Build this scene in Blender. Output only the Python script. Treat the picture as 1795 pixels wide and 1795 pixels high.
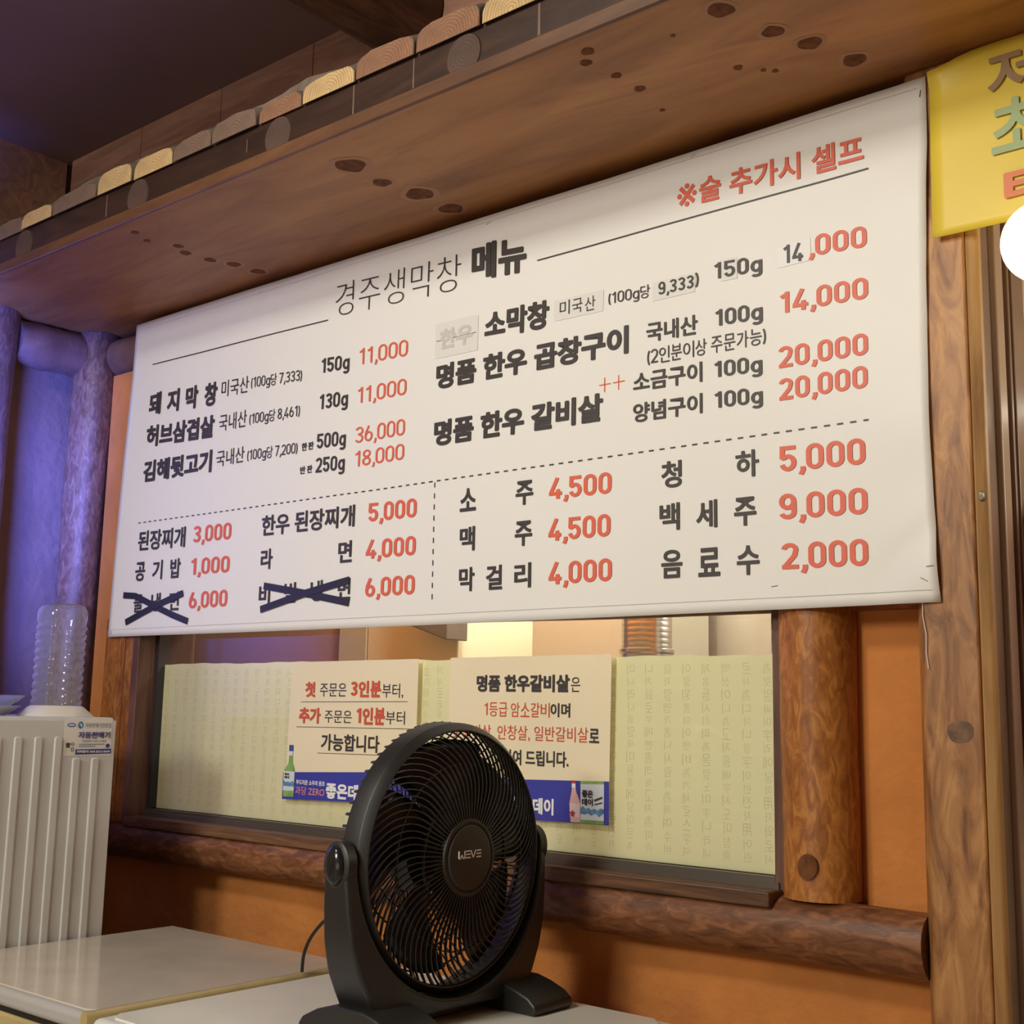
import bpy, bmesh, math, random
from mathutils import Vector, Matrix
random.seed(7)
PI = math.pi
SC = bpy.context.scene
for o in list(bpy.data.objects):
    bpy.data.objects.remove(o)
COL = SC.collection

# ---------------------------------------------------------------- camera
def camera():
    f, yaw, pitch, roll = 2201.9, 0.703416, 0.158982, 0.0200363
    fw = Vector((-math.sin(yaw) * math.cos(pitch), math.cos(yaw) * math.cos(pitch), math.sin(pitch)))
    r0 = Vector((math.cos(yaw), math.sin(yaw), 0))
    u0 = r0.cross(fw)
    r = math.cos(roll) * r0 + math.sin(roll) * u0
    u = -math.sin(roll) * r0 + math.cos(roll) * u0
    cd = bpy.data.cameras.new('camera')
    cd.sensor_width = 36.0
    cd.sensor_fit = 'HORIZONTAL'
    cd.lens = f / 1795 * 36.0
    cd.clip_start = 0.02
    c = bpy.data.objects.new('camera', cd)
    COL.objects.link(c)
    M = Matrix(((r.x, u.x, -fw.x, 0), (r.y, u.y, -fw.y, -2.0), (r.z, u.z, -fw.z, 1.25), (0, 0, 0, 1)))
    c.matrix_world = M
    SC.camera = c
camera()

# ---------------------------------------------------------------- world, lamps, exposure
W = bpy.data.worlds.new('world')
SC.world = W
W.use_nodes = True
bg = W.node_tree.nodes['Background']
bg.inputs[0].default_value = (1.0, 0.90, 0.74, 1)
bg.inputs[1].default_value = 0.13
SC.view_settings.view_transform = 'Standard'
SC.view_settings.look = 'None'
SC.view_settings.gamma = 1
SC.view_settings.use_curve_mapping = False
SC.view_settings.exposure = 0.14

def area(name, loc, target, size, energy, col, size_y=None):
    l = bpy.data.lights.new(name, 'AREA')
    l.energy = energy
    l.color = col
    l.size = size
    if size_y:
        l.shape = 'RECTANGLE'
        l.size_y = size_y
    o = bpy.data.objects.new(name, l)
    COL.objects.link(o)
    o.location = loc
    d = Vector(target) - Vector(loc)
    o.rotation_euler = d.to_track_quat('-Z', 'Y').to_euler()
    return o

def point(name, loc, r, energy, col):
    l = bpy.data.lights.new(name, 'POINT')
    l.energy = energy
    l.color = col
    l.shadow_soft_size = r
    o = bpy.data.objects.new(name, l)
    COL.objects.link(o)
    o.location = loc
    return o

WARM = (1.0, 0.965, 0.83)
area('room_lamp_far', (-1.7, -4.6, 2.6), (-1.9, 0, 1.5), 0.7, 76, WARM)
area('room_lamp_near', (-1.80, -2.2, 2.86), (-1.85, 0, 1.2), 0.35, 36, WARM)
area('low_bounce_fill', (-1.0, -3.0, 0.75), (-1.0, -0.4, 2.4), 1.4, 5, (1.0, 0.74, 0.46), 0.7)  # added upward fill, stands in for light bounced off floor and tables
area('kitchen_lamp', (-1.95, 0.34, 2.55), (-2.0, 0.85, 1.3), 0.25, 32, (1.0, 0.92, 0.76))
area('film_back_fill', (-1.95, 1.10, 2.25), (-2.0, 0.09, 1.1), 0.6, 52, (1.0, 0.95, 0.80))  # added unseen light behind the window film, to brighten it
area('duct_highlight_fill', (-1.15, 1.05, 1.75), (-1.80, 0.66, 1.5), 0.22, 4, (1.0, 0.95, 0.82))  # added unseen light, placed to put a highlight on the duct
area('doorway_fill', (0.15, 0.55, 1.95), (-0.70, 0.09, 1.75), 0.4, 7, (1.0, 0.90, 0.68))  # added unseen light that brightens the jamb and doorway
bl = area('blue_sign_light', (-2.95, -0.74, 1.72), (-3.95, -0.50, 1.90), 0.30, 44, (0.075, 0.13, 1.0), 0.7)
bl.data.spread = math.radians(112)

# ---------------------------------------------------------------- materials
MATS = {}
def nt(name):
    m = bpy.data.materials.new(name)
    m.use_nodes = True
    MATS[name] = m
    n = m.node_tree.nodes
    return m, n, m.node_tree.links, n['Principled BSDF']

def plain(name, col, rough=0.5, metal=0.0, spec=0.5, noise=0.0, nscale=8.0, bump=0.0, bscale=60.0, coat=0.0, emit=None, estr=0.0):
    m, n, l, b = nt(name)
    b.inputs['Base Color'].default_value = (*col, 1)
    b.inputs['Roughness'].default_value = rough
    b.inputs['Metallic'].default_value = metal
    b.inputs['Specular IOR Level'].default_value = spec
    b.inputs['Coat Weight'].default_value = coat
    if emit:
        b.inputs['Emission Color'].default_value = (*emit, 1)
        b.inputs['Emission Strength'].default_value = estr
    if noise or bump:
        tc = n.new('ShaderNodeTexCoord')
        if noise:
            t = n.new('ShaderNodeTexNoise')
            t.inputs['Scale'].default_value = nscale
            t.inputs['Detail'].default_value = 6
            l.new(tc.outputs['Object'], t.inputs['Vector'])
            r = n.new('ShaderNodeValToRGB')
            r.color_ramp.elements[0].position = 0.3
            r.color_ramp.elements[1].position = 0.7
            r.color_ramp.elements[0].color = (*[c * (1 - noise) for c in col], 1)
            r.color_ramp.elements[1].color = (*[min(1, c * (1 + noise * 0.6)) for c in col], 1)
            l.new(t.outputs['Fac'], r.inputs['Fac'])
            l.new(r.outputs['Color'], b.inputs['Base Color'])
        if bump:
            t2 = n.new('ShaderNodeTexNoise')
            t2.inputs['Scale'].default_value = bscale
            t2.inputs['Detail'].default_value = 4
            l.new(tc.outputs['Object'], t2.inputs['Vector'])
            bp = n.new('ShaderNodeBump')
            bp.inputs['Strength'].default_value = bump
            bp.inputs['Distance'].default_value = 0.01
            l.new(t2.outputs['Fac'], bp.inputs['Height'])
            l.new(bp.outputs['Normal'], b.inputs['Normal'])
    return m

def wood(name, dark, mid, light, stretch=(1, 1, 0.12), scale=22.0, rough=0.45, bump=0.25, distort=2.0, blotch=3.0, pos=(0.3, 0.5, 0.66), spec=0.4):
    """Peeled, varnished timber: stretched noise grain over larger blotches."""
    m, n, l, b = nt(name)
    tc = n.new('ShaderNodeTexCoord')
    oi = n.new('ShaderNodeObjectInfo')
    vm = n.new('ShaderNodeVectorMath'); vm.operation = 'MULTIPLY_ADD'
    l.new(tc.outputs['Object'], vm.inputs[0])
    vm.inputs[1].default_value = stretch
    sc = n.new('ShaderNodeVectorMath'); sc.operation = 'SCALE'
    sc.inputs[0].default_value = (3.1, 5.7, 4.3)
    l.new(oi.outputs['Random'], sc.inputs['Scale'])
    l.new(sc.outputs[0], vm.inputs[2])
    t = n.new('ShaderNodeTexNoise')
    t.inputs['Scale'].default_value = scale
    t.inputs['Detail'].default_value = 7
    t.inputs['Roughness'].default_value = 0.6
    t.inputs['Distortion'].default_value = distort
    l.new(vm.outputs[0], t.inputs['Vector'])
    r = n.new('ShaderNodeValToRGB')
    e = r.color_ramp.elements
    e[0].position, e[0].color = pos[0], (*dark, 1)
    e[1].position, e[1].color = pos[2], (*light, 1)
    x = e.new(pos[1]); x.color = (*mid, 1)
    l.new(t.outputs['Fac'], r.inputs['Fac'])
    t2 = n.new('ShaderNodeTexNoise')
    t2.inputs['Scale'].default_value = blotch
    t2.inputs['Detail'].default_value = 3
    l.new(vm.outputs[0], t2.inputs['Vector'])
    r2 = n.new('ShaderNodeValToRGB')
    r2.color_ramp.elements[0].position = 0.38
    r2.color_ramp.elements[1].position = 0.62
    r2.color_ramp.elements[0].color = (0.68, 0.62, 0.58, 1)
    r2.color_ramp.elements[1].color = (1.12, 1.1, 1.08, 1)
    l.new(t2.outputs['Fac'], r2.inputs['Fac'])
    mx = n.new('ShaderNodeMix'); mx.data_type = 'RGBA'; mx.blend_type = 'MULTIPLY'
    mx.inputs[0].default_value = 1.0
    l.new(r.outputs['Color'], mx.inputs[6]); l.new(r2.outputs['Color'], mx.inputs[7])
    l.new(mx.outputs[2], b.inputs['Base Color'])
    b.inputs['Roughness'].default_value = rough
    b.inputs['Specular IOR Level'].default_value = spec
    bp = n.new('ShaderNodeBump')
    bp.inputs['Strength'].default_value = bump
    bp.inputs['Distance'].default_value = 0.006
    l.new(t.outputs['Fac'], bp.inputs['Height'])
    l.new(bp.outputs['Normal'], b.inputs['Normal'])
    return m

def endgrain(name, c1, c2, rings=46.0):
    m, n, l, b = nt(name)
    tc = n.new('ShaderNodeTexCoord')
    w = n.new('ShaderNodeTexWave')
    w.wave_type = 'RINGS'; w.rings_direction = 'Y'
    w.inputs['Scale'].default_value = rings
    w.inputs['Distortion'].default_value = 4.0
    w.inputs['Detail'].default_value = 3
    w.inputs['Detail Scale'].default_value = 1.3
    l.new(tc.outputs['Object'], w.inputs['Vector'])
    r = n.new('ShaderNodeValToRGB')
    r.color_ramp.elements[0].color = (*c1, 1)
    r.color_ramp.elements[1].color = (*c2, 1)
    l.new(w.outputs['Fac'], r.inputs['Fac'])
    t = n.new('ShaderNodeTexNoise'); t.inputs['Scale'].default_value = 14
    l.new(tc.outputs['Object'], t.inputs['Vector'])
    mx = n.new('ShaderNodeMix'); mx.data_type = 'RGBA'; mx.blend_type = 'OVERLAY'; mx.inputs[0].default_value = 0.5
    l.new(r.outputs['Color'], mx.inputs[6]); l.new(t.outputs['Fac'], mx.inputs[7])
    l.new(mx.outputs[2], b.inputs['Base Color'])
    b.inputs['Roughness'].default_value = 0.75
    return m

def clear(name, tint, gloss_rough=0.02, ior=1.45, haze=0.0, hazecol=(1, 1, 1)):
    """Thin clear sheet: straight-through light plus a Fresnel reflection, optionally a little milky."""
    m, n, l, b = nt(name)
    out = n['Material Output']
    n.remove(b)
    tr = n.new('ShaderNodeBsdfTransparent'); tr.inputs[0].default_value = (*tint, 1)
    gl = n.new('ShaderNodeBsdfGlossy'); gl.inputs['Roughness'].default_value = gloss_rough
    lw = n.new('ShaderNodeLayerWeight'); lw.inputs['Blend'].default_value = 0.5
    pw = n.new('ShaderNodeMath'); pw.operation = 'POWER'; pw.inputs[1].default_value = 5
    l.new(lw.outputs['Facing'], pw.inputs[0])
    ma = n.new('ShaderNodeMath'); ma.operation = 'MULTIPLY_ADD'
    f0 = ((ior - 1) / (ior + 1)) ** 2
    ma.inputs[1].default_value = 1 - f0; ma.inputs[2].default_value = f0
    l.new(pw.outputs[0], ma.inputs[0])
    mx = n.new('ShaderNodeMixShader')
    l.new(ma.outputs[0], mx.inputs[0])
    src = tr.outputs[0]
    if haze:
        df = n.new('ShaderNodeBsdfDiffuse'); df.inputs[0].default_value = (*hazecol, 1)
        m2 = n.new('ShaderNodeMixShader'); m2.inputs[0].default_value = haze
        l.new(tr.outputs[0], m2.inputs[1]); l.new(df.outputs[0], m2.inputs[2])
        src = m2.outputs[0]
    l.new(src, mx.inputs[1]); l.new(gl.outputs[0], mx.inputs[2])
    l.new(mx.outputs[0], out.inputs['Surface'])
    return m

M_PLASTER = plain('orange_plaster', (0.57, 0.215, 0.060), 0.9, spec=0.15, noise=0.22, nscale=5.0, bump=0.5, bscale=38)
M_PLASTER_DIM = plain('dimmed_plaster', (0.34, 0.20, 0.13), 0.9, spec=0.15, noise=0.2, nscale=5.0, bump=0.5, bscale=38)  # weaker lamp light on the left wall, put into the plaster colour
M_CEIL = plain('ceiling_panel_brown', (0.20, 0.122, 0.108), 0.8, noise=0.1, nscale=3)
M_UPWALL = wood('upper_wall_wood', (0.20, 0.10, 0.072), (0.28, 0.145, 0.105), (0.37, 0.20, 0.14), (0.15, 1, 1), 16, bump=0.1)
M_FLOOR = plain('floor_tile', (0.42, 0.34, 0.26), 0.4, noise=0.1)
M_LOG = wood('log_wood', (0.22, 0.074, 0.014), (0.37, 0.137, 0.028), (0.53, 0.225, 0.052), (1, 1, 0.36), 62, distort=1.3, bump=0.14)
M_LOGX = wood('log_wood_dark', (0.10, 0.040, 0.018), (0.20, 0.080, 0.034), (0.32, 0.14, 0.062), (0.33, 1, 1), 55, distort=1.0, bump=0.14)
M_POST = wood('corner_post_wood', (0.11, 0.058, 0.040), (0.19, 0.105, 0.075), (0.30, 0.18, 0.135), (1, 1, 0.4), 55, distort=1.4)
M_RPOST = wood('right_post_wood', (0.16, 0.062, 0.022), (0.36, 0.165, 0.055), (0.52, 0.27, 0.095), (1, 1, 0.25), 24, distort=1.6)
M_PALE = wood('pale_edge_wood', (0.36, 0.19, 0.065), (0.56, 0.33, 0.125), (0.66, 0.42, 0.17), (1, 1, 0.1), 30, distort=0.6)
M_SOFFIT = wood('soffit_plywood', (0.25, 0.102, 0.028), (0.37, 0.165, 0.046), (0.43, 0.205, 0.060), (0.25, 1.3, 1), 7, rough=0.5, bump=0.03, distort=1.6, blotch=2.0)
M_FASCIA_SHADE = wood('fascia_wood_shaded', (0.028, 0.015, 0.012), (0.042, 0.022, 0.016), (0.06, 0.030, 0.021), (0.15, 1, 1), 18, rough=0.35, bump=0.05)  # dark tone puts the shadow under the slab ends into the colour
M_KNOT = plain('knot_wood', (0.16, 0.060, 0.022), 0.75, spec=0.15, noise=0.4, nscale=60)
M_KNOTRING = plain('knot_ring_wood', (0.345, 0.158, 0.056), 0.5)
M_DUST = plain('dusty_bark', (0.17, 0.125, 0.092), 0.95, noise=0.35, nscale=25, bump=0.4)
M_ENDS = [endgrain('end_grain_pale', (0.40, 0.25, 0.11), (0.56, 0.39, 0.19)),
          endgrain('end_grain_brown', (0.125, 0.075, 0.052), (0.19, 0.115, 0.078)),
          endgrain('end_grain_red', (0.19, 0.085, 0.045), (0.27, 0.13, 0.07))]
M_RAFTEND = endgrain('rafter_end_grain', (0.060, 0.031, 0.022), (0.085, 0.043, 0.030))
M_FRAME = wood('window_frame_wood', (0.075, 0.034, 0.026), (0.12, 0.055, 0.040), (0.17, 0.08, 0.055), (1, 1, 0.1), 20, bump=0.05)
M_SILL = wood('window_sill_wood', (0.09, 0.045, 0.026), (0.17, 0.085, 0.045), (0.25, 0.13, 0.07), (0.12, 1, 1), 26, bump=0.08)
M_ALU = plain('aluminium_track', (0.20, 0.17, 0.14), 0.35, metal=0.7)
M_GLASS = clear('window_glass', (0.985, 0.985, 0.975), 0.03)
M_FILM = plain('window_film', (0.87, 0.845, 0.63), 0.6, spec=0.3, noise=0.04, nscale=3)
M_FILMINK = plain('film_print', (0.60, 0.575, 0.37), 0.7)
M_VINYL = plain('banner_vinyl', (0.84, 0.825, 0.79), 0.42, spec=0.35)
M_SEAM = plain('banner_seam', (0.58, 0.56, 0.53), 0.6)
M_PATCH = plain('paper_patch', (0.76, 0.745, 0.71), 0.5)
M_INK = plain('black_ink', (0.050, 0.042, 0.038), 0.5)
M_RED = plain('red_ink', (0.74, 0.135, 0.075), 0.5)
M_DRED = plain('poster_red_ink', (0.62, 0.10, 0.045), 0.5)
M_GHOST = plain('ghost_ink', (0.60, 0.58, 0.55), 0.6)
M_TAPE = plain('black_tape', (0.022, 0.021, 0.024), 0.45)
M_NAIL = plain('nail_steel', (0.22, 0.20, 0.16), 0.5, metal=.5)
M_STEEL = plain('steel', (0.62, 0.60, 0.56), 0.28, metal=1.0)
M_POSTER = plain('poster_paper', (0.86, 0.75, 0.52), 0.5, noise=0.02)
M_BLUE = plain('poster_blue', (0.045, 0.050, 0.36), 0.45)
M_WHITE = plain('white_ink', (0.86, 0.85, 0.84), 0.5)
M_SALMON = plain('salmon_ink', (0.86, 0.30, 0.19), 0.5)
M_NAVY = plain('navy_ink', (0.035, 0.045, 0.26), 0.5)
M_SLATE = plain('slate_ink', (0.18, 0.22, 0.36), 0.5)
M_GREEN = plain('bottle_green_print', (0.24, 0.42, 0.12), 0.4, noise=0.3, nscale=40)
M_CAPBLUE = plain('cap_blue_print', (0.05, 0.10, 0.27), 0.4)
M_LABEL = plain('label_print', (0.66, 0.70, 0.74), 0.5)
M_MOUNT = plain('mountain_print', (0.13, 0.30, 0.50), 0.5, noise=0.5, nscale=120)
M_PINK = plain('pink_print', (0.78, 0.46, 0.42), 0.5)
M_PINKLABEL = plain('pink_label_print', (0.80, 0.66, 0.62), 0.5)
M_CRIMSON = plain('crimson_print', (0.45, 0.05, 0.05), 0.5)
M_YELLOW = plain('yellow_vinyl', (0.80, 0.60, 0.055), 0.45, noise=0.04, nscale=4)
M_BROWNINK = plain('brown_ink', (0.33, 0.20, 0.10), 0.5)
M_TEAL = plain('teal_ink', (0.36, 0.46, 0.22), 0.5)
M_REDINK2 = plain('banner_red_ink', (0.74, 0.21, 0.08), 0.5)
M_MACHINE = plain('machine_beige', (0.56, 0.55, 0.54), 0.4, noise=0.03)
M_STICKER = plain('sticker_paper', (0.70, 0.67, 0.63), 0.4)
M_LID1 = plain('freezer_lid_grey', (0.63, 0.555, 0.475), 0.14, noise=0.10, nscale=7, coat=0.2)
M_LIDEDGE = plain('freezer_lid_edge', (0.44, 0.43, 0.42), 0.3)
M_LID2 = plain('freezer_lid_white', (0.83, 0.81, 0.74), 0.16, noise=0.06, nscale=5, coat=0.2)
M_LID2E = plain('freezer_edge_white', (0.70, 0.69, 0.66), 0.3)
M_TRIMY = plain('yellowed_plastic', (0.50, 0.385, 0.18), 0.3, noise=0.15, nscale=12)
M_GASKET = plain('black_gasket', (0.015, 0.014, 0.014), 0.6)
M_FAN = plain('fan_black_plastic', (0.017, 0.016, 0.015), 0.42, spec=0.5, bump=0.05, bscale=500)
M_FANG = plain('fan_grille_plastic', (0.030, 0.028, 0.026), 0.38)
M_FANHUB = plain('fan_hub_plastic', (0.026, 0.021, 0.018), 0.5)
M_FANGLOSS = plain('fan_knob_plastic', (0.014, 0.014, 0.016), 0.16)
M_CORD = plain('black_cord', (0.012, 0.012, 0.012), 0.4)
M_PET = clear('clear_plastic', (0.94, 0.95, 0.97), 0.06, 1.4, 0.09, (0.75, 0.75, 0.8))
M_TRAYW = clear('milky_plastic', (0.92, 0.93, 0.95), 0.1, 1.45, 0.55, (0.72, 0.72, 0.74))
M_FUNNEL = plain('funnel_cream', (0.66, 0.62, 0.54), 0.4)
M_KBROWN = plain('kitchen_brown', (0.36, 0.23, 0.18), 0.5, noise=0.08, nscale=3)
M_KBEIGE = plain('kitchen_beige', (0.44, 0.415, 0.32), 0.6)
M_KCREAM = plain('kitchen_cream', (0.68, 0.61, 0.44), 0.5)
M_KDARK = plain('kitchen_dark', (0.12, 0.10, 0.085), 0.5)
M_KGREY = plain('kitchen_grey', (0.34, 0.31, 0.25), 0.45, noise=0.08)
M_FOAM = plain('foam_sealant', (0.48, 0.42, 0.32), 0.9, noise=0.45, nscale=120, bump=0.9, bscale=120)
M_DOORF = plain('door_frame_brown', (0.20, 0.12, 0.08), 0.4, noise=0.2, nscale=10)
M_BULB = plain('bulb_glow', (1, 0.9, 0.75), 0.4, emit=(1.0, 0.86, 0.60), estr=2.0)
M_TUBE = plain('tube_glow', (1, 1, 1), 0.4, emit=(1.0, 0.92, 0.78), estr=4)
M_APRON = plain('pink_cloth', (0.62, 0.36, 0.31), 0.9)

M_FASCIA_LIT = wood('fascia_wood_lit', (0.11, 0.050, 0.026), (0.16, 0.074, 0.036), (0.20, 0.095, 0.048), (0.15, 1, 1), 18, bump=0.05)  # lighter tone: light on the fascia's lower edge, put into the colour
def translucent(m, amount, col):
    n, l = m.node_tree.nodes, m.node_tree.links
    t = n.new('ShaderNodeBsdfTranslucent'); t.inputs[0].default_value = (*col, 1)
    x = n.new('ShaderNodeMixShader'); x.inputs[0].default_value = amount
    l.new(n['Principled BSDF'].outputs[0], x.inputs[1]); l.new(t.outputs[0], x.inputs[2])
    l.new(x.outputs[0], n['Material Output'].inputs['Surface'])
translucent(M_FILM, 0.35, (0.86, 0.85, 0.62))

# ---------------------------------------------------------------- mesh helpers (world coordinates in, object-local out)
class MB:
    def __init__(s):
        s.v = []; s.f = []
    def add(s, vs, fs):
        k = len(s.v)
        s.v += [tuple(p) for p in vs]
        s.f += [tuple(i + k for i in f) for f in fs]
        return s
    def box(s, x0, x1, y0, y1, z0, z1):
        return s.add([(x0, y0, z0), (x1, y0, z0), (x1, y1, z0), (x0, y1, z0), (x0, y0, z1), (x1, y0, z1), (x1, y1, z1), (x0, y1, z1)],
                     [(0, 3, 2, 1), (4, 5, 6, 7), (0, 1, 5, 4), (1, 2, 6, 5), (2, 3, 7, 6), (3, 0, 4, 7)])
    def tube(s, path, rad, seg=8, cap=True, squash=None):
        n = len(path)
        P = [Vector(p) for p in path]
        R = rad if isinstance(rad, (list, tuple)) else [rad] * n
        up = None
        k = len(s.v)
        for i in range(n):
            t = (P[min(i + 1, n - 1)] - P[max(i - 1, 0)]).normalized()
            if up is None:
                up = Vector((0, 0, 1)) if abs(t.z) < 0.9 else Vector((0, 1, 0))
            a = t.cross(up)
            if a.length < 1e-6:
                a = t.cross(Vector((1, 0, 0)))
            a.normalize()
            b = a.cross(t).normalized()
            up = b
            for j in range(seg):
                q = 2 * PI * j / seg
                s.v.append(tuple(P[i] + R[i] * (math.cos(q) * a + math.sin(q) * b)))
        for i in range(n - 1):
            for j in range(seg):
                j2 = (j + 1) % seg
                s.f.append((k + i * seg + j, k + i * seg + j2, k + (i + 1) * seg + j2, k + (i + 1) * seg + j))
        if cap:
            s.f.append(tuple(k + j for j in range(seg - 1, -1, -1)))
            s.f.append(tuple(k + (n - 1) * seg + j for j in range(seg)))
        return s
    def log(s, p0, p1, r, seg=28, n=16, wob=0.05, seed=0):
        """Peeled log: slightly wandering, unround tube."""
        rnd = random.Random(seed)
        ph = [rnd.uniform(0, 6.28) for _ in range(8)]
        P0, P1 = Vector(p0), Vector(p1)
        t = (P1 - P0).normalized()
        ref = Vector((0, 0, 1)) if abs(t.z) < 0.9 else Vector((0, 1, 0))
        a = t.cross(ref).normalized(); b = a.cross(t)
        k = len(s.v)
        for i in range(n + 1):
            u = i / n
            c = P0 + (P1 - P0) * u
            for j in range(seg):
                q = 2 * PI * j / seg
                rr = r * (1 + wob * (0.5 * math.sin(2 * q + ph[0] + 5 * u) + 0.35 * math.sin(3 * q + ph[1] - 7 * u) + 0.6 * math.sin(u * 9 + ph[2]) + 0.3 * math.sin(u * 23 + ph[3] + q)))
                s.v.append(tuple(c + rr * (math.cos(q) * a + math.sin(q) * b)))
        for i in range(n):
            for j in range(seg):
                j2 = (j + 1) % seg
                s.f.append((k + i * seg + j, k + i * seg + j2, k + (i + 1) * seg + j2, k + (i + 1) * seg + j))
        s.f.append(tuple(k + j for j in range(seg - 1, -1, -1)))
        s.f.append(tuple(k + n * seg + j for j in range(seg)))
        return s
    def lathe(s, prof, c, axis='Z', seg=48, close=False, fn=None):
        """prof: (offset along axis, radius)."""
        k = len(s.v); n = len(prof)
        for (h, r) in prof:
            for j in range(seg):
                q = 2 * PI * j / seg
                rr = fn(h, r, q) if fn else r
                u, w = rr * math.cos(q), rr * math.sin(q)
                if axis == 'Z': p = (c[0] + u, c[1] + w, c[2] + h)
                elif axis == 'X': p = (c[0] + h, c[1] + u, c[2] + w)
                else: p = (c[0] + w, c[1] + h, c[2] + u)
                s.v.append(p)
        m = n if close else n - 1
        for i in range(m):
            i2 = (i + 1) % n
            for j in range(seg):
                j2 = (j + 1) % seg
                s.f.append((k + i * seg + j, k + i * seg + j2, k + i2 * seg + j2, k + i2 * seg + j))
        if not close:
            if prof[0][1] > 1e-5: s.f.append(tuple(k + j for j in range(seg - 1, -1, -1)))
            if prof[-1][1] > 1e-5: s.f.append(tuple(k + (n - 1) * seg + j for j in range(seg)))
        return s
    def prism(s, poly, lo, hi, axis):
        """poly in the two other axes, in order (for Y: x,z; for X: y,z; for Z: x,y)."""
        def P(a, b, h):
            return {'Y': (a, h, b), 'X': (h, a, b), 'Z': (a, b, h)}[axis]
        n = len(poly)
        vs = [P(a, b, lo) for a, b in poly] + [P(a, b, hi) for a, b in poly]
        fs = [tuple(range(n)), tuple(range(2 * n - 1, n - 1, -1))] + [(i, i + n, (i + 1) % n + n, (i + 1) % n) for i in range(n)]
        return s.add(vs, fs)
    def strip(s, pts, y, wid):
        """Flat ribbon in the wall plane (x,z) at depth y."""
        k = len(s.v)
        for i, (x, z) in enumerate(pts):
            a = Vector(pts[max(i - 1, 0)]); b = Vector(pts[min(i + 1, len(pts) - 1)])
            d = (b - a).normalized(); nn = Vector((-d.y, d.x)) * wid / 2
            s.v += [(x + nn.x, y, z + nn.y), (x - nn.x, y, z - nn.y)]
        for i in range(len(pts) - 1):
            s.f.append((k + 2 * i, k + 2 * i + 1, k + 2 * i + 3, k + 2 * i + 2))
        return s

def origin(p):
    o = Vector((0, 0, 0))
    while p is not None:
        o = o + p.location
        p = p.parent
    return o

def obj(name, mb, mat, parent=None, loc=None, smooth=None, bevel=0.0, bseg=2, solid=0.0):
    base = origin(parent) + (Vector(loc) if loc is not None else Vector((0, 0, 0)))
    me = bpy.data.meshes.new(name)
    me.from_pydata([tuple(Vector(p) - base) for p in mb.v], [], mb.f)
    bm = bmesh.new(); bm.from_mesh(me)
    if not getattr(mb, 'raw', False):
        bmesh.ops.recalc_face_normals(bm, faces=bm.faces)
    bm.to_mesh(me); bm.free()
    me.materials.append(mat)
    o = bpy.data.objects.new(name, me)
    COL.objects.link(o)
    o.parent = parent
    if loc is not None: o.location = loc
    if bevel:
        b = o.modifiers.new('bevel', 'BEVEL'); b.width = bevel; b.segments = bseg; b.limit_method = 'ANGLE'; b.angle_limit = 0.6
        b.harden_normals = False
    if solid:
        q = o.modifiers.new('thickness', 'SOLIDIFY'); q.thickness = solid; q.offset = 0
    if smooth or bevel:
        me.polygons.foreach_set('use_smooth', [True] * len(me.polygons))
        try:
            me.set_sharp_from_angle(angle=math.radians(smooth if smooth and smooth > 1 else 40))
        except Exception:
            pass
    return o

def tag(o, label, cat, group=None):
    o['label'] = label; o['category'] = cat
    if group: o['group'] = group
    return o

def thing(name, label, cat, loc, group=None):
    o = bpy.data.objects.new(name, None)
    o.empty_display_size = 0.05
    COL.objects.link(o)
    o.location = loc
    return tag(o, label, cat, group)

def struct(name, mb, mat, parent=None, **k):
    o = obj(name, mb, mat, parent, **k)
    if parent is None: o['kind'] = 'structure'
    return o

# ---------------------------------------------------------------- lettering
GLYPH = {}
OFFS = {'L': -0.017, 'M': 0.004, 'B': 0.012, 'X': 0.018}
GROW = {'L': 0, 'M': 0, 'B': 0.012, 'X': 0.024}
def glyphs(s, weight):
    key = (s, weight)
    if key in GLYPH: return GLYPH[key]
    c = bpy.data.curves.new('lettering', 'FONT')
    c.body = s
    c.resolution_u = 4
    c.offset = OFFS[weight]
    c.align_x = 'CENTER'
    c.space_line = 1.0
    o = bpy.data.objects.new('lettering', c)
    COL.objects.link(o)
    dg = bpy.context.evaluated_depsgraph_get()
    me = bpy.data.meshes.new_from_object(o.evaluated_get(dg))
    pv, pf = [v.co[:2] for v in me.vertices], [tuple(p.vertices) for p in me.polygons]
    V, F = [(x, y, 0) for x, y in pv], list(pf)
    if GROW[weight]:
        for q in range(8):
            dx, dy = GROW[weight] * math.cos(q * PI / 4), GROW[weight] * math.sin(q * PI / 4)
            k = len(V)
            V += [(x + dx, y + dy, q + 1) for x, y in pv]
            F += [tuple(i + k for i in f) for f in pf]
    r = (V, F)
    bpy.data.objects.remove(o); bpy.data.curves.remove(c); bpy.data.meshes.remove(me)
    GLYPH[key] = r
    return r

def bbox(vs):
    xs = [v[0] for v in vs]; ys = [v[1] for v in vs]
    return min(xs), max(xs), min(ys), max(ys)

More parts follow.
